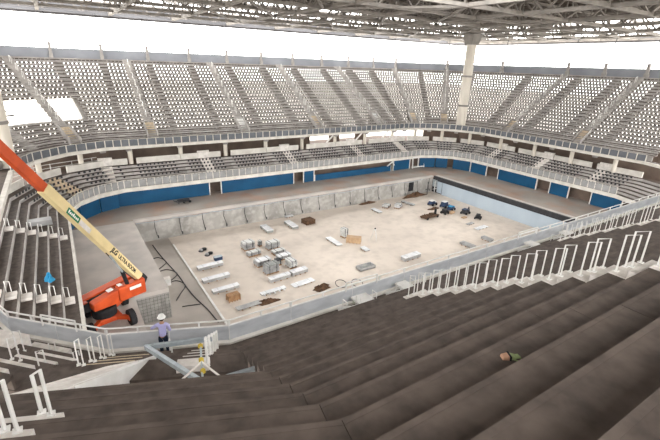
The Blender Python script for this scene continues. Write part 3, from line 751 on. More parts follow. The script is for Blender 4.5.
for k,(y0,z0,z1) in enumerate(((50.7,-2.2,-.75),(51.9,-1.3,-.6))):
    m=MB(); m.box(PX1-.2,PX1-.05,y0,y0+1.1,z0-.6,z1); tag(m.build('loose_wall_panel','bluewall' if k==0 else 'steelbeam'),'loose blue grey panel at the far end of the pool wall, %s of two' % ['lower','upper'][k],'panel')
# dark items on far deck
for k,x in enumerate((12.5,13.3)):
    th=thing('wheelbarrow','small dark wheelbarrow on the far deck, %s of two' % ['left','right'][k],'wheelbarrow',(x,57.4,0),'wheelbarrows')
    m=MB(); m.box8([(-.25,-.2,.25),(.25,-.2,.25),(.25,.2,.25),(-.25,.2,.25),(-.4,-.3,.55),(.45,-.3,.55),(.45,.3,.55),(-.4,.3,.55)]); m.build('tray','dark',th,world=False)
    m=MB(); m.tube([(.5,-.05,.18),(.5,.05,.18)],.18,10); m.build('wheel','black',th,world=False)
    m=MB(); m.bar((-.3,-.2,.3),(-.9,-.25,.5),.05); m.bar((-.3,.2,.3),(-.9,.25,.5),.05); m.bar((-.2,-.2,.28),(-.25,-.2,0),.05); m.bar((-.2,.2,.28),(-.25,.2,0),.05); m.build('frame','dark',th,world=False)

# ------------------------------------------------------------------ roof
RB = 25.35; RT = 28.4
X0,X1,Y0,Y1 = -32.,98.,-7.,84.5  # near roof edge is out of view, shaped to light the near rows from behind
gt='roof trusses'
def truss(p, q, lab, n, bc=.42, tc=.35, wb=.2, z0=RB, z1=RT, m_='truss'):
    th=thing('roof_truss',lab,'truss',(p[0],p[1],z0),gt)
    m=MB(); m.bar((*p,z0+.1),(*q,z0+.1),bc,.4); m.build('bottom_chord',m_,th)
    m=MB(); m.bar((*p,z1),(*q,z1),tc,.35); m.build('top_chord',m_,th)
    for k in range(n):
        a=lerp(p,q,k/n); b=lerp(p,q,(k+.5)/n); c=lerp(p,q,(k+1)/n)
        m=MB(); m.bar((*a,z0+.1),(*b,z1),wb); m.build('diagonal',m_,th)
        m=MB(); m.bar((*b,z1),(*c,z0+.1),wb); m.build('diagonal',m_,th)
        m=MB(); m.bar((*b,z0+.1),(*b,z1),wb*.6); m.build('upright',m_,th)
ylist=[84,77,70,63,56,49,42,35,25,12,0,-6.5]
for k,y in enumerate(ylist):
    truss((X0,y),(X1,y),'steel roof truss running left to right, %s from the far edge' % ORD[k], 24 if y>40 else 10)
xlist=[97.6,90,80,70,60,50,40,30,20,10,0,-10]
for k,x in enumerate(xlist):
    truss((x,Y0),(x,Y1),'steel roof truss running near to far, %s from the right edge' % ORD[k], 14, bc=.5, z0=RB+.02 if k else RB)
# flat wind bracing in the bottom chord plane
kk=0
for i in range(8):
    for (ya,yb) in ((77,63),(63,49),(49,35)):
        xa=[97.6,90,80,70,60,50,40,30,20][i]; xb=[97.6,90,80,70,60,50,40,30,20][i+1]
        if (i+int(ya))%2: xa,xb=xb,xa
        m=MB(); m.bar((xa,ya,RB+.0),(xb,yb,RB+.0),.28,.24)
        tag(m.build('wind_brace','truss'),'flat diagonal roof brace, %s bay from the right, %s from the far edge' % (ORD[i],{77:'first',63:'second',49:'third'}[ya]),'brace','flat diagonal roof braces')
# edge gutter / fascia band
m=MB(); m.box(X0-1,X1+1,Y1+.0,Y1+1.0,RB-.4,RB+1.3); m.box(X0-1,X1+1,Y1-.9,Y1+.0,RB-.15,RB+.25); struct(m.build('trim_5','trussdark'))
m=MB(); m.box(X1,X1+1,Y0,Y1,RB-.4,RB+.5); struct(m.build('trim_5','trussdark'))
m=MB(); m.box(X0-1,X1+1,Y1+.4,Y1+.7,RB+1.7,RB+2.0); m.box(X1+.4,X1+.7,Y0,Y1,RB+1.7,RB+2.0); struct(m.build('trim_5','truss'))
# roof sheet with ribs
m=MB(); HX0,HX1,HY0,HY1=24.,42.,24.,36.  # opening added out of view so sky light brightens the pit floor
for a in ((X0,HX0,Y0,Y1-9),(HX1,X1-8,Y0,Y1-9),(HX0,HX1,Y0,HY0),(HX0,HX1,HY1,Y1-9)): m.box(*a,RT+.6,RT+.75)
x=X0
while x<X1-8.2:
    if HX0-.1<x<HX1: m.box(x,x+.18,Y0,HY0,RT+.35,RT+.6); m.box(x,x+.18,HY1,Y1-9,RT+.35,RT+.6)
    else: m.box(x,x+.18,Y0,Y1-9,RT+.35,RT+.6)
    x+=2.0
struct(m.build('ceiling','roof'))
# catwalk along
m=MB(); m.box(-20,97,58.8,60.2,RB+.5,RB+.65)
for x in range(-20,97,6): m.box(x,x+.1,58.8,58.9,RB+.6,RB+1.7); m.box(x,x+.1,60.1,60.2,RB+.6,RB+1.7)
m.box(-20,97,58.8,58.9,RB+1.6,RB+1.7); m.box(-20,97,60.1,60.2,RB+1.6,RB+1.7)
tag(m.build('roof_catwalk','truss'),'steel catwalk hung between the roof trusses','catwalk')

# big columns
def bigcol(x,y,z0,lab):
    th=thing('roof_column',lab,'column',(x,y,z0),'tall roof columns')
    m=MB(); m.lathe([(1.02,z0),(1.02,z0+.4),(.93,z0+.5),(.93,RB-2.0)],x,y,28); m.build('shaft','column',th,smooth=True)
    for zz in (z0+4.6,z0+10.2):
        m=MB(); m.lathe([(1.0,zz),(1.02,zz+.05),(1.02,zz+.3),(1.0,zz+.35)],x,y,28); m.build('collar','truss',th,smooth=True)
    m=MB(); m.box8([(x-.9,y-.9,RB-2.0),(x+.9,y-.9,RB-2.0),(x+.9,y+.9,RB-2.0),(x-.9,y+.9,RB-2.0),(x-1.15,y-1.15,RB-.8),(x+1.15,y-1.15,RB-.8),(x+1.15,y+1.15,RB-.8),(x-1.15,y+1.15,RB-.8)])
    m.box(x-1.15,x+1.15,y-1.15,y+1.15,RB-.8,RB-.1); m.build('capital','truss',th)
bigcol(69.75,58.75,WALK,'tall cream roof column with two collars rising from the far right corner')
bigcol(-5.5,56.6,WALK,'tall cream roof column cut by the left edge behind the orange boom')

# ------------------------------------------------------------------ near aisles and handrail hoops
gh='white handrail hoops on the near aisles'
def hoop(P, off, t, z, lab, w=.30, h=1.0, dz=.2, r=.024):
    a=P(t,off); b=P(t+w,off)
    th=thing('handrail_hoop',lab,'handrail',(a[0],a[1],z),gh)
    m=MB(); m.tube([(a[0],a[1],z),(a[0],a[1],z+h),(b[0],b[1],z+h+dz*.6),(b[0],b[1],z+ (0.25 if dz else 0))],r,6); m.build('hoop_tube','white',th)
    for q,zz in ((a,z),(b,z+(.25 if dz else 0))):
        m=MB(); m.cbox(q[0],q[1],zz+.012,.12,.12,.024); m.build('foot_plate','white',th)
def near_aisle(P, w, rows, hoops, lab, tread=True, mt='step'):
    p=P(T0+RUN*rows[0],0)
    th=thing('aisle_steps','pale concrete step blocks of the '+lab,'steps',(p[0],p[1],N0+RISE*rows[0]),'step blocks of the near aisles')
    for i in rows:
        t=T0+RUN*i; z=N0+RISE*i
        m=MB(); q=[P(t+.4,-w/2),P(t+.4,w/2),P(t+.77,w/2),P(t+.77,-w/2)]
        m.box8([(x,y,z+.006) for x,y in q]+[(x,y,z+.25) for x,y in q]); m.build('step_block',mt,th)
        if tread: m=MB(); q=[P(t-.02,-w/2),P(t-.02,w/2),P(t+.4,w/2),P(t+.4,-w/2)]
        if tread: m.box8([(x,y,z+.006) for x,y in q]+[(x,y,z+.03) for x,y in q]); m.build('tread_block',mt,th)
        if hoops:
            for k,o in enumerate(hoops):
                hoop(P,o,t+.06,z+.03,'white hoop of the %s, %s row up, %s side' % (lab, ORD[i] if i<20 else 'top', ['left','right'][k]))
PA=side_P(15,11.95)
near_aisle(PA,1.3,list(range(3,17)),(-.42,.08),'near right aisle')
PB=side_P(15,26.9)
near_aisle(PB,1.3,list(range(1,14)),(-.42,.08),'farther near aisle by the barrier')
PC2=side_P(15,41.1)
near_aisle(PC2,1.3,list(range(1,12)),(-.42,.08),'third near aisle along the barrier')
def entry(P,w,n,lab,lens=2.2,mt='white'):
    p=P(.5,0); th=thing('entry_steps',lab,'steps',(p[0],p[1],WALK),'white step clusters at the foot of the near aisles')
    for k in range(n):
        t=.5+.4*k; z=WALK+.0+.22*k
        m=MB(); q=[P(t,-w/2+.25*k),P(t,w/2+.25*k),P(t+.36,w/2+.25*k),P(t+.36,-w/2+.25*k)]
        m.box8([(x,y,z) for x,y in q]+[(x,y,z+.16) for x,y in q]); m.build('step',mt,th)
    m=MB(); a=P(.35,-w/2); b=P(.5+.4*n,-w/2+.25*n); m.bar((a[0],a[1],WALK+.06),(b[0],b[1],WALK+.22*n),.12,.25); m.build('stringer',mt,th)
    m=MB(); q=[P(.3,-w*.1),P(.3,w*.4),P(1.1,w*.4),P(1.1,-w*.1)]
    m.box8([(x,y,WALK+.45) for x,y in q]+[(x,y,WALK+.55) for x,y in q]); m.build('landing',mt,th)
entry(side_P(15,11.3),1.9,5,'cluster of white steps at the foot of the near right aisle')
entry(side_P(15,14.2),1.5,4,'second white step cluster just right of the aisle foot')
entry(side_P(15,25.9),1.6,4,'white step cluster at the foot of the farther near aisle')
entry(side_P(15,30.2),1.6,4,'white step cluster beyond the farther near aisle')
for k,x in enumerate((10.2,11.0,12.0,13.6,14.6,15.4)):
    hoop(side_P(15,x),0,.9,WALK+.0,'white hoop beside the near barrier step clusters, %s from the left' % ORD[k],w=.35,dz=0,h=1.0)
# row of hoops close to barrier further right
for k in range(14):
    hoop(side_P(15,28.0+.95*k),0,.9+.0*k,WALK,'white hoop of the dense row behind the near barrier, %s from the left' % ORD[k],w=.4,dz=0,h=.95)
m=MB(); m.bar((7.15,14.0,WALK),(7.15,14.0,WALK+.35),.18); tag(m.build('bollard','white'),'tiny white stub on the near walkway left of the step clusters','stub')

# corner: aisle in the first bend, stairs and slab
S1=lambda s: seg_P(UP,0,s)
near_aisle(S1(2.75),1.7,[10,11,12,13],None,'corner aisle at the bottom left',tread=False)
for i,s_,l in ((10,2.08,'upper'),(11,2.1,'lower'),(11,2.7,'lower outer'),(12,2.2,'bottom')):
    hoop(S1(s_),0,T0+RUN*i+.42,N0+RISE*i+.25,'large white handrail hoop at the bottom left corner, %s' % l,r=.03,w=.22,h=.9,dz=.15)
m=MB()
q=[UP.frac(0,.0)(T0+3.2),UP.frac(0,.015)(T0+3.2),UP.frac(0,.015)(T0+6.4),UP.frac(0,.0)(T0+6.4)]
m.box8([(x,y,3.6) for x,y in q]+[(x,y,z) for (x,y),z in zip(q,(N0+1.3,N0+1.3,N0+3.3,N0+3.3))])
q=[UP.frac(0,0)(T0+6.5),UP.frac(0,1)(T0+6.5),UP.frac(0,1)(T0+6.7),UP.frac(0,0)(T0+6.7)]
m.box8([(x,y,3.6) for x,y in q]+[(x,y,N0+3.35) for x,y in q])
struct(m.build('wall_stairwell','tread'))
# right flight with pickets
th0=S1(1.25)(0,0)
near_aisle(S1(.8),1.0,[0,1,2,3],None,'right corner flight under the steel beams',tread=False)
near_aisle(lambda t,o: S1(.8)(t+.4,o),1.0,[0,1,2],None,'right corner flight, lower half steps',tread=False)
for k in range(5):
    P=S1(.35); t=T0+RUN*k*.9+.1; z=N0+RISE*k*.9
    hoop(P,0,t,z-.25,'white picket hoop on the right corner flight, %s from the barrier' % ORD[k],w=.12,dz=0,h=1.1,r=.04)
near_aisle(S1(3.6),1.5,[0,1,2],None,'left corner flight beside the white slab',tread=False,mt='paleboard')
near_aisle(lambda t,o: S1(3.6)(t+.4,o),1.5,[0,1],None,'left corner flight, lower half steps',tread=False,mt='paleboard')
for k in range(4):
    P=S1(4.25); t=T0+RUN*k; z=N0+RISE*k
    hoop(P,0,t,z+.03,'white hoop on the left corner flight, %s from the barrier' % ORD[k],w=.3,h=1.0)
for k,(s,t,z) in enumerate(((2.25,1.0,WALK),(2.05,1.6,WALK+.3))):
    hoop(S1(s),0,t,z,'tall thin white hoop behind the man, %s of two' % ['left','right'][k],w=.12,dz=0,h=1.1)
S2=lambda s: seg_P(UP,1,s)
near_aisle(S2(.6),1.7,[0,1,2,3],None,'second bend aisle at the left',tread=False)
for k,(t,s_) in enumerate(((2.9,-.1),(3.1,.7),(3.6,1.2),(1.3,.2),(1.1,1.5),(1.7,2.3))):
    zz=WALK if t<1.4 else N0+RISE*int((t-1.4)/.8)
    hoop(S2(s_),0,t,zz,'white hoop on the second bend of the near corner, %s of six' % ORD[k],w=.25,h=.95)
m=MB(); q=[S2(2.2)(.6,-.9),S2(2.2)(.6,.9),S2(2.2)(1.5,.9),S2(2.2)(1.5,-.9)]
m.box8([(x,y,WALK) for x,y in q]+[(x,y,WALK+.3) for x,y in q])
tag(m.build('concrete_block','step'),'pale flat concrete block on the left walkway between the hoops','block')
m=MB(); q=[S2(4.0)(.9,-1.1),S2(4.0)(.9,1.1),S2(4.0)(2.4,1.1),S2(4.0)(2.4,-1.1)]
m.box8([(x,y,WALK) for x,y in q]+[(x,y,WALK+.9) for x,y in q]); tag(m.build('concrete_block','step'),'large pale concrete block at the left edge behind the barrier','block')
# long pale slab (stair flight soffit form) lying down the rows
def pt(s,t,z): x,y=S1(s)(t,0); return (x,y,z)
th=thing('pale_stair_slab','long white sloping slab lying over the dark rows at the left','slab',pt(3,4.5,10.2))
TOP=[(-3.6,12.2,10.9),(-2.41,11.49,10.55),(.04,12.38,9.85),(1.46,12.77,9.35),(-.74,10.49,10.95),(-2.3,9.9,11.35),(-3.9,11.0,11.5)]
def sheet(P,th_,name,m_):
    n=len(P); m=MB(); m.add([(x,y,z-th_) for x,y,z in P]+P,[tuple(range(n-1,-1,-1)),tuple(range(n,2*n))]+[(i,(i+1)%n,n+(i+1)%n,n+i) for i in range(n)]); return m.build(name,m_,th)
sheet(TOP,.1,'top_slab','step')
m=MB(); m.box8([(-.74,10.45,10.1),(1.46,12.73,8.85),(1.40,12.82,8.85),(-.80,10.55,10.1),(-.74,10.45,10.93),(1.50,12.75,9.36),(1.42,12.86,9.36),(-.80,10.55,10.93)]); m.build('side_beam','white',th)
m=MB(); m.cbox(.95,12.5,8.1,.5,.4,1.5,.4); m.build('foot_block','white',th)
# steel beams and yellow clamped prop
def un(px,py,depth):
    return CAMR @ Vector(((px-330)/F, -(py-220)/F, -1))*depth + CAML
F=415.06
right=Vector((.843,-.537,.0322)); down=Vector((-.1623,-.311,-.9364)); fwd=Vector((.5129,.7842,-.3494))
fwd.normalize(); right=(right-fwd*right.dot(fwd)).normalized(); down=fwd.cross(right)
CAMR=Matrix((right,-down,-fwd)).transposed(); CAML=Vector((0,0,18.8))
th=thing('steel_brace','pair of blue grey steel channels propped from the walkway over the corner rows','beam',(2,14,9.8))
A1=un(146,347,14.2); A2=un(212,338.5,14.6); A3=un(203,383,11.6)
m=MB(); m.bar(A1,A2,.12,.15); m.build('cross_channel','steelbeam',th)
m=MB(); m.bar(A1,A3,.12,.16); m.build('raking_channel','steelbeam',th)
th=thing('steel_channel','single blue grey steel channel rising right from the row edge','beam',un(240,372,11.8))
m=MB(); m.bar(un(212,382,11.5),un(268,365,12.3),.11,.14); m.build('channel','steelbeam',th)
th=thing('clamped_prop','thin prop with yellow clamps and two splayed legs between the steel channels','prop',un(202,372,11.7))
pc=un(201.5,362,11.9)
m=MB(); m.tube([un(200.5,345,12.3),un(203,385,11.4)],.03,6); m.build('mast','steelbeam',th)
m=MB(); m.tube([pc,un(176,385,11.6)],.032,6); m.build('leg','step',th)
m=MB(); m.tube([pc,un(226,381,11.8)],.032,6); m.build('leg','step',th)
for p in (un(200.3,346,12.28),un(201.2,360,11.95),un(203,371,11.7)):
    m=MB(); m.cbox(p.x,p.y,p.z,.1,.1,.12,.4); m.build('clamp','yellow',th)
for k,(px,py) in enumerate(((263,368),(270,369),(277,369.5))):
    p=un(px,py,12.6); m=MB(); m.bar((p.x,p.y,p.z-.3),(p.x,p.y,p.z+.16-.03*k),.07)
    tag(m.build('guard_post','white'),'short white post end showing over the dark row edge, %s of three' % ['left','middle','right'][k],'post','short white post ends')

# lower left aisle blocks
gl='pale step blocks on the lower left rows'
for a,(y0,lab) in enumerate(((31.6,'near'),(44.6,'far'))):
    for i in range(-1,5):
        x=-.87-(LT0+LRUN*i)-.42; z=(LZ0+LRISE*i) if i>=0 else 2.45
        th=thing('step_block','pale step block with thin hoop, %s row up, %s aisle of lower left tier' % (ORD[i+1],lab),'step',(x,y0,z),gl)
        m=MB(); m.cbox(x,y0-.35,z+.09,.62,.85,.18); m.build('block','step',th)
        m=MB(); m.tube([(x+.0,y0+.15,z),(x+.0,y0+.15,z+.9),(x-.28,y0+.25,z+.95),(x-.28,y0+.25,z)],.028,6); m.build('hoop','white',th)
m=MB(); m.cbox(-3.1,46.9,3.55,1.9,1.2,.5,.1); tag(m.build('grey_board','mesh_panel',bevel=.03),'grey purple board lying on the lower left rows near the boom','board')
heap('blue_bag',-2.5,34.2,3.11,.32,.55,.5,'tarp','bright blue bag on the lower left rows','bag',9)

# ------------------------------------------------------------------ boom lift
D=Vector((-4.71,-5.70,9.45)).normalized(); H2=Vector((D.x,D.y,0)).normalized(); N1=Vector((H2.y*-1,H2.x,0))
N1=Vector((.773,-.635,0)); U2=N1.cross(-D).normalized()
P0=Vector((3.41,32.29,2.6))
bl=thing('boom_lift','orange and cream boom lift standing on the left deck, arm rising past the left edge','boom lift',(1.6,32.2,0))
def obox(m,a,b,w,h,w2=None,h2=None):
    w2=w2 or w; h2=h2 or h; p=[]
    for c,ww,hh in ((a,w,h),(b,w2,h2)):
        for x,y in ((-1,-1),(1,-1),(1,1),(-1,1)): p.append(c+N1*(x*ww/2)+U2*(y*hh/2))
    m.add(p,[(0,3,2,1),(4,5,6,7),(0,1,5,4),(1,2,6,5),(2,3,7,6),(3,0,4,7)])
m=MB(); obox(m,P0,P0+D*12,.42,.62); base=m.build('base_boom','cream',bl,bevel=.02)
m=MB(); obox(m,P0+D*12,P0+D*17.2,.32,.50); m.build('telescopic_boom','orange',bl)
m=MB(); obox(m,P0+D*17.2,P0+D*21,.24,.38); m.build('fly_boom','orange',bl)
pe=P0+D*21
m=MB(); m.cbox(pe.x,pe.y,pe.z-.6,1.8,.9,.1); 
for dx in (-.9,.9):
    for dy in (-.45,.45): m.bar((pe.x+dx,pe.y+dy,pe.z-.6),(pe.x+dx,pe.y+dy,pe.z+.5),.05)
for dy in (-.45,.45): m.bar((pe.x-.9,pe.y+dy,pe.z+.5),(pe.x+.9,pe.y+dy,pe.z+.5),.05)
m.build('platform','orange',bl)
def face_text(body,size,along,up,m_,name,bold=.0,shear=0.,parent=base):
    cu=bpy.data.curves.new(name,'FONT'); cu.body=body; cu.size=size; cu.extrude=.004; cu.offset=bold; cu.shear=shear; cu.align_x='LEFT'; cu.align_y='CENTER'
    tmp=bpy.data.objects.new(name,cu); me=bpy.data.meshes.new_from_object(tmp); bpy.data.objects.remove(tmp)
    me.materials.clear(); me.materials.append(M[m_])
    o=bpy.data.objects.new(name,me); C.objects.link(o); o.parent=parent
    xa=-D; ya=U2; za=N1; pos=P0+D*along+N1*.216+U2*up - WL[bl.name]
    o.matrix_local=Matrix(((xa.x,ya.x,za.x,pos.x),(xa.y,ya.y,za.y,pos.y),(xa.z,ya.z,za.z,pos.z),(0,0,0,1)))
    return o
face_text('JLG',.50,4.9,.02,'black','lettering',.022,.35)
face_text('ULTRA BOOM',.42,3.9,.0,'black','lettering',.012,.0)
def plate(a0,a1,u0,u1,m_,name,n=.218):
    m=MB(); p=[]
    for nn in (.205,n):
        for a,u in ((a0,u0),(a1,u0),(a1,u1),(a0,u1)): p.append(P0+D*a+N1*nn+U2*u)
    m.box8(p); return m.build(name,m_,bl)
g=plate(10.0,8.75,-.28,.10,'green','green_sign'); g['label']='green sign with pale lettering'
m=MB()
for k in range(7):
    a=9.88-.15*k; hh=(.2,.13,.13,.2,.13,.13,.16)[k]
    p=[]
    for nn in (.219,.225):
        for aa,uu in ((a,-.18),(a-.10,-.18),(a-.10,-.18+hh),(a,-.18+hh)): p.append(P0+D*aa+N1*nn+U2*uu)
    m.box8(p)
m.build('sign_lettering','helmet',bl)
g=plate(8.7,7.5,-.28,.05,'step','white_sticker')
# knuckle at boom foot
m=MB(); obox(m,P0-D*.55,P0+D*.2,.52,.72); m.build('boom_foot','black',bl)
# lift cylinder
c0=P0+Vector((-2.2,-.2,-.55)); c1=P0+D*3.3-U2*.75
c0=un(126,284,0); 
m=MB(); q0=P0-Vector((.9,.3,.5)); q1=P0+D*2.6-U2*.65+N1*.1; q2=P0+D*4.6-U2*.36+N1*.1
m.tube([q0,q1],.15,10); m.build('lift_cylinder','black',bl)
m=MB(); m.tube([q1,q2],.07,8); m.build('cylinder_rod','steelbeam',bl)
m=MB(); m.tube([P0-U2*.36,P0+D*2.4-U2*.48,P0+D*5.0-U2*.36],.04,5); m.build('hose','dark',bl)
# turntable (counterweight) long body from un points
e0=Vector((3.2,32.6,2.5)); e1=Vector((-1.3,31.0,2.0)); BZ=.5
dd=(e1-e0).normalized(); nn=Vector((dd.y,-dd.x,0)).normalized()
if nn.y>0: nn=-nn     # towards the camera
def tb(m,s0,s1,n0,n1,z0,z1,z0b=None,z1b=None):
    z0b=z0 if z0b is None else z0b; z1b=z1 if z1b is None else z1b
    A=e0+dd*s0; B=e0+dd*s1
    p=[]
    for zz in ((z0+BZ,z0b+BZ),(z1+BZ,z1b+BZ)):
        for c,nv,q in ((A,n0,0),(B,n0,1),(B,n1,1),(A,n1,0)): p.append((c.x+nn.x*nv,c.y+nn.y*nv,zz[q]))
    m.box8(p)
m=MB(); tb(m,-.2,1.9,.25,1.0,1.05,2.3,1.05,2.2); m.build('engine_cowl','orange',bl,bevel=.12)
m=MB(); tb(m,1.95,3.8,.25,1.0,1.05,2.15,1.1,1.7); m.build('front_cowl','orange',bl,bevel=.08)
m=MB(); tb(m,-.1,4.1,-1.15,-.3,.95,2.2,1.0,1.6); m.build('far_cowl','orange',bl,bevel=.08)
m=MB(); tb(m,-.3,4.2,-.32,.27,.9,2.0,.9,1.5); m.build('turntable','black',bl)
m=MB(); tb(m,.2,1.1,1.01,1.03,1.75,2.0); m.build('data_plate','white',bl)
m=MB(); tb(m,2.2,2.6,.4,.8,2.2,2.24,2.14,2.18); tb(m,1.5,1.8,.4,.8,2.3,2.33); m.build('cover_latch','white',bl)
# chassis
m=MB(); m.lathe([(.75,.7),(.85,.8),(.85,1.3),(.7,1.45)],.6,31.3,20); m.build('slew_ring','black',bl)
m=MB(); m.cbox(.7,31.4,.62,1.6,1.9,.4,.25); m.build('chassis','orange',bl,bevel=.05)
def wheel(x,y,rz,r=.62,w=.42):
    a=Vector((cos(rz),sin(rz),0))*w/2; m=MB(); c=Vector((x,y,r))
    m.tube([c-a,c-a*.9,c+a*.9,c+a],[r*.85,r,r,r*.85],20); o=m.build('wheel','black',bl)
    m=MB(); m.tube([c-a*1.05,c+a*1.05],r*.4,14); m.build('hub','orange',o)
for (x,y,ax,ay) in ((2.25,30.2,1.0,30.9),(-.45,29.6,.4,30.9),(2.1,33.4,1.2,32.2),(-.5,32.9,.3,31.8)):
    m=MB(); m.bar((ax,ay,.62),(x,y,.62),.3,.28); m.build('axle_arm','orange',bl)
    wheel(x,y,.25)
m=MB(); m.bar((-.4,31.4,1.9),(-1.0,31.2,1.9),.4,.4); m.build('counter_block','orange',bl)

# ------------------------------------------------------------------ small objects
# work glove pair on tread
p=un(510,357,1); 
def on_row(px,py,P15=True):
    r=(CAMR @ Vector(((px-330)/F,-(py-220)/F,-1)))
    best=None
    for i in range(NR):
        z=N0+RISE*i; L=(z-18.8)/r.z; q=CAML+r*L; t=15.1-q.y
        if T0+RUN*i-.02<=t<=T0+RUN*(i+1)+.02: best=q
    return best
q=on_row(509,358) or Vector((6,4,12.5))
th=thing('work_glove','tan and green work glove with a dark cuff band lying on a dark row','glove',tuple(q),None,-.5)
m=MB(); m.box8([(-.13,-.06,0),(-.02,-.07,0),(-.02,.07,0),(-.13,.06,0),(-.12,-.05,.05),(-.02,-.06,.07),(-.02,.06,.07),(-.12,.05,.05)]); m.build('cuff','leather',th,world=False,bevel=.01)
m=MB(); m.box(-.02,.005,-.075,.075,0,.075); m.build('band','black',th,world=False)
m=MB(); m.box8([(.005,-.065,0),(.1,-.05,0),(.1,.05,0),(.005,.065,0),(.005,-.06,.065),(.1,-.045,.05),(.1,.045,.05),(.005,.06,.065)]); m.build('palm','leaf',th,world=False,bevel=.012)
for k in range(4):
    y=-.038+.025*k; m=MB(); m.tube([(.095,y,.03),(.145+.01*(k%2),y*1.1,.032),(.175+.012*(1.5-abs(k-1.5)),y*1.15,.018)],[.013,.012,.008],6); m.build('finger','leaf',th,world=False,smooth=True)
m=MB(); m.tube([(.03,-.06,.03),(.07,-.095,.028),(.1,-.1,.02)],[.015,.013,.009],6); m.build('thumb','leaf',th,world=False,smooth=True)

# ------------------------------------------------------------------ the man at the barrier
MX,MY=S1(2.6)(.55,0); MZ=WALK
face=atan2(.924,.383)       # looks out over the pit (towards the inner side)
man=thing('person','man in white helmet, lilac shirt and navy trousers leaning on the barrier, seen from behind','person',(MX,MY,MZ),None,face-pi/2)
def skin(name,joints,edges,m_,root=0,sub=2):
    me=bpy.data.meshes.new(name); me.from_pydata([j[0] for j in joints],edges,[])
    me.materials.append(M[m_]); o=bpy.data.objects.new(name,me); C.objects.link(o); o.parent=man
    sk=o.modifiers.new('skin','SKIN'); sk.use_smooth_shade=True
    if not me.skin_vertices: me.skin_vertices.new()
    for i,j in enumerate(joints):
        r=j[1] if isinstance(j[1],tuple) else (j[1],j[1])
        me.skin_vertices[0].data[i].radius=r
        me.skin_vertices[0].data[i].use_root=(i==root)
    s=o.modifiers.new('sub','SUBSURF'); s.levels=sub; s.render_levels=sub
    return o
# local frame: +y forward (to the barrier), x to the man's right
J=[((0,0,.93),(.13,.10)),((0,.02,1.10),(.12,.09)),((0,.06,1.30),(.15,.11)),((0,.09,1.45),(.11,.09)),((0,.11,1.54),.052),((0,.13,1.62),.075),((0,.14,1.72),.085),
   ((-.09,0,.86),.09),((-.10,.03,.48),.062),((-.11,0,.09),.045),((-.12,.14,.04),.036),
   ((.09,0,.86),.09),((.12,.02,.48),.062),((.15,-.02,.09),.045),((.16,.12,.04),.036),
   ((-.20,.09,1.42),.058),((-.42,.14,1.24),.045),((-.50,.36,1.12),.036),((-.50,.43,1.10),.032),
   ((.20,.09,1.42),.058),((.27,.08,1.14),.045),((.23,.34,1.10),.036),((.22,.41,1.08),.032)]
Ed=[(0,1),(1,2),(2,3),(3,4),(4,5),(5,6),(0,7),(7,8),(8,9),(9,10),(0,11),(11,12),(12,13),(13,14),(3,15),(15,16),(16,17),(17,18),(3,19),(19,20),(20,21),(21,22)]
body=skin('body',J,Ed,'skin')
sh=[((0,.0,.88),(.175,.135)),((0,.02,1.10),(.16,.12)),((0,.06,1.30),(.185,.135)),((0,.09,1.44),(.14,.11)),((-.21,.09,1.42),.078),((-.42,.14,1.24),.064),((-.48,.30,1.15),.052),((.21,.09,1.42),.078),((.28,.08,1.14),.064),((.25,.26,1.11),.052)]
skin('shirt',sh,[(0,1),(1,2),(2,3),(3,4),(4,5),(5,6),(3,7),(7,8),(8,9)],'shirt')
tr=[((0,0,1.06),(.15,.12)),((-.095,0,.84),.11),((-.105,.03,.48),.085),((-.11,0,.10),.07),((.095,0,.84),.11),((.125,.02,.48),.085),((.15,-.02,.10),.07)]
skin('trousers',tr,[(0,1),(1,2),(2,3),(0,4),(4,5),(5,6)],'trousers')
for x,y in ((-.115,.05),(.155,.03)):
    m=MB(); m.box8([(x-.055,y-.13,0),(x+.055,y-.13,0),(x+.05,y+.17,0),(x-.05,y+.17,0),(x-.05,y-.12,.11),(x+.05,y-.12,.11),(x+.04,y+.13,.06),(x-.04,y+.13,.06)]); m.build('shoe','black',man,world=False,bevel=.02)
m=MB(); m.lathe([(.168,1.73),(.17,1.745),(.135,1.75),(.135,1.79),(.12,1.84),(.085,1.875),(.03,1.89)],0,.14,20); m.build('helmet','helmet',man,world=False,smooth=True)
m=MB(); m.lathe([(.06,1.60),(.088,1.63),(.093,1.70),(.095,1.745)],0,.125,14); m.build('hair','hair',man,world=False,smooth=True)
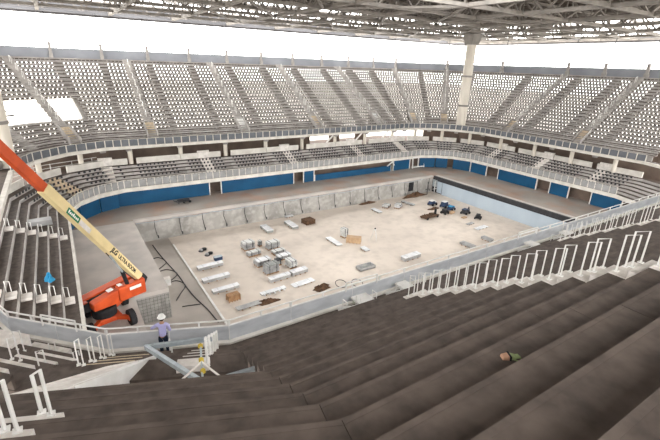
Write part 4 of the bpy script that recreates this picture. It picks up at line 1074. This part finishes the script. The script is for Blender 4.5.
m=MB(); m.box(-.02,.02,.22,.25,1.66,1.70); m.build('nose','skin',man,world=False)
for sx in (-1,1):
    m=MB(); m.tube([(sx*.092,.13,1.64),(sx*.1,.125,1.69)],.018,6); m.build('ear','skin',man,world=False)
    hx=(-.50,.44,1.09) if sx<0 else (.22,.42,1.07)
    for k in range(4):
        m=MB(); a=Vector(hx)+Vector((-.03+.02*k,.02,.0)); m.tube([a,a+Vector((0,.05,.01)),a+Vector((0,.075,-.02))],[.011,.010,.008],6); m.build('finger','skin',man,world=False,smooth=True)
    m=MB(); a=Vector(hx)+Vector((-sx*.03,-.01,0)); m.tube([a,a+Vector((-sx*.03,.03,0))],[.012,.009],6); m.build('thumb','skin',man,world=False,smooth=True)

# ------------------------------------------------------------------ outside ground, sky, light
m=MB(); m.box(-400,500,-400,500,-3.6,-3.4); struct(m.build('floor','outside'))
w=bpy.data.worlds.new('World'); SC.world=w; w.use_nodes=True
nt=w.node_tree; bg=nt.nodes['Background']
tc=nt.nodes.new('ShaderNodeTexCoord'); gr=nt.nodes.new('ShaderNodeTexNoise'); gr.inputs['Scale'].default_value=2.; rp=nt.nodes.new('ShaderNodeValToRGB')
rp.color_ramp.elements[0].color=(.97,.97,.96,1); rp.color_ramp.elements[1].color=(1,.975,.94,1)
nt.links.new(tc.outputs['Generated'],gr.inputs['Vector']); nt.links.new(gr.outputs['Fac'],rp.inputs['Fac']); nt.links.new(rp.outputs['Color'],bg.inputs['Color'])
bg.inputs['Strength'].default_value=9.0

cam=bpy.data.cameras.new('camera'); co=bpy.data.objects.new('camera',cam); C.objects.link(co)
cam.sensor_width=36; cam.lens=F*36/660; cam.clip_end=2000; cam.clip_start=.05
co.matrix_world=Matrix.Translation(CAML) @ CAMR.to_4x4()
SC.camera=co
SC.view_settings.view_transform='Standard'; SC.view_settings.look='None'; SC.view_settings.exposure=-.12; SC.view_settings.gamma=1
SC.cycles.use_denoising=True
SC.cycles.max_bounces=8; SC.cycles.diffuse_bounces=6
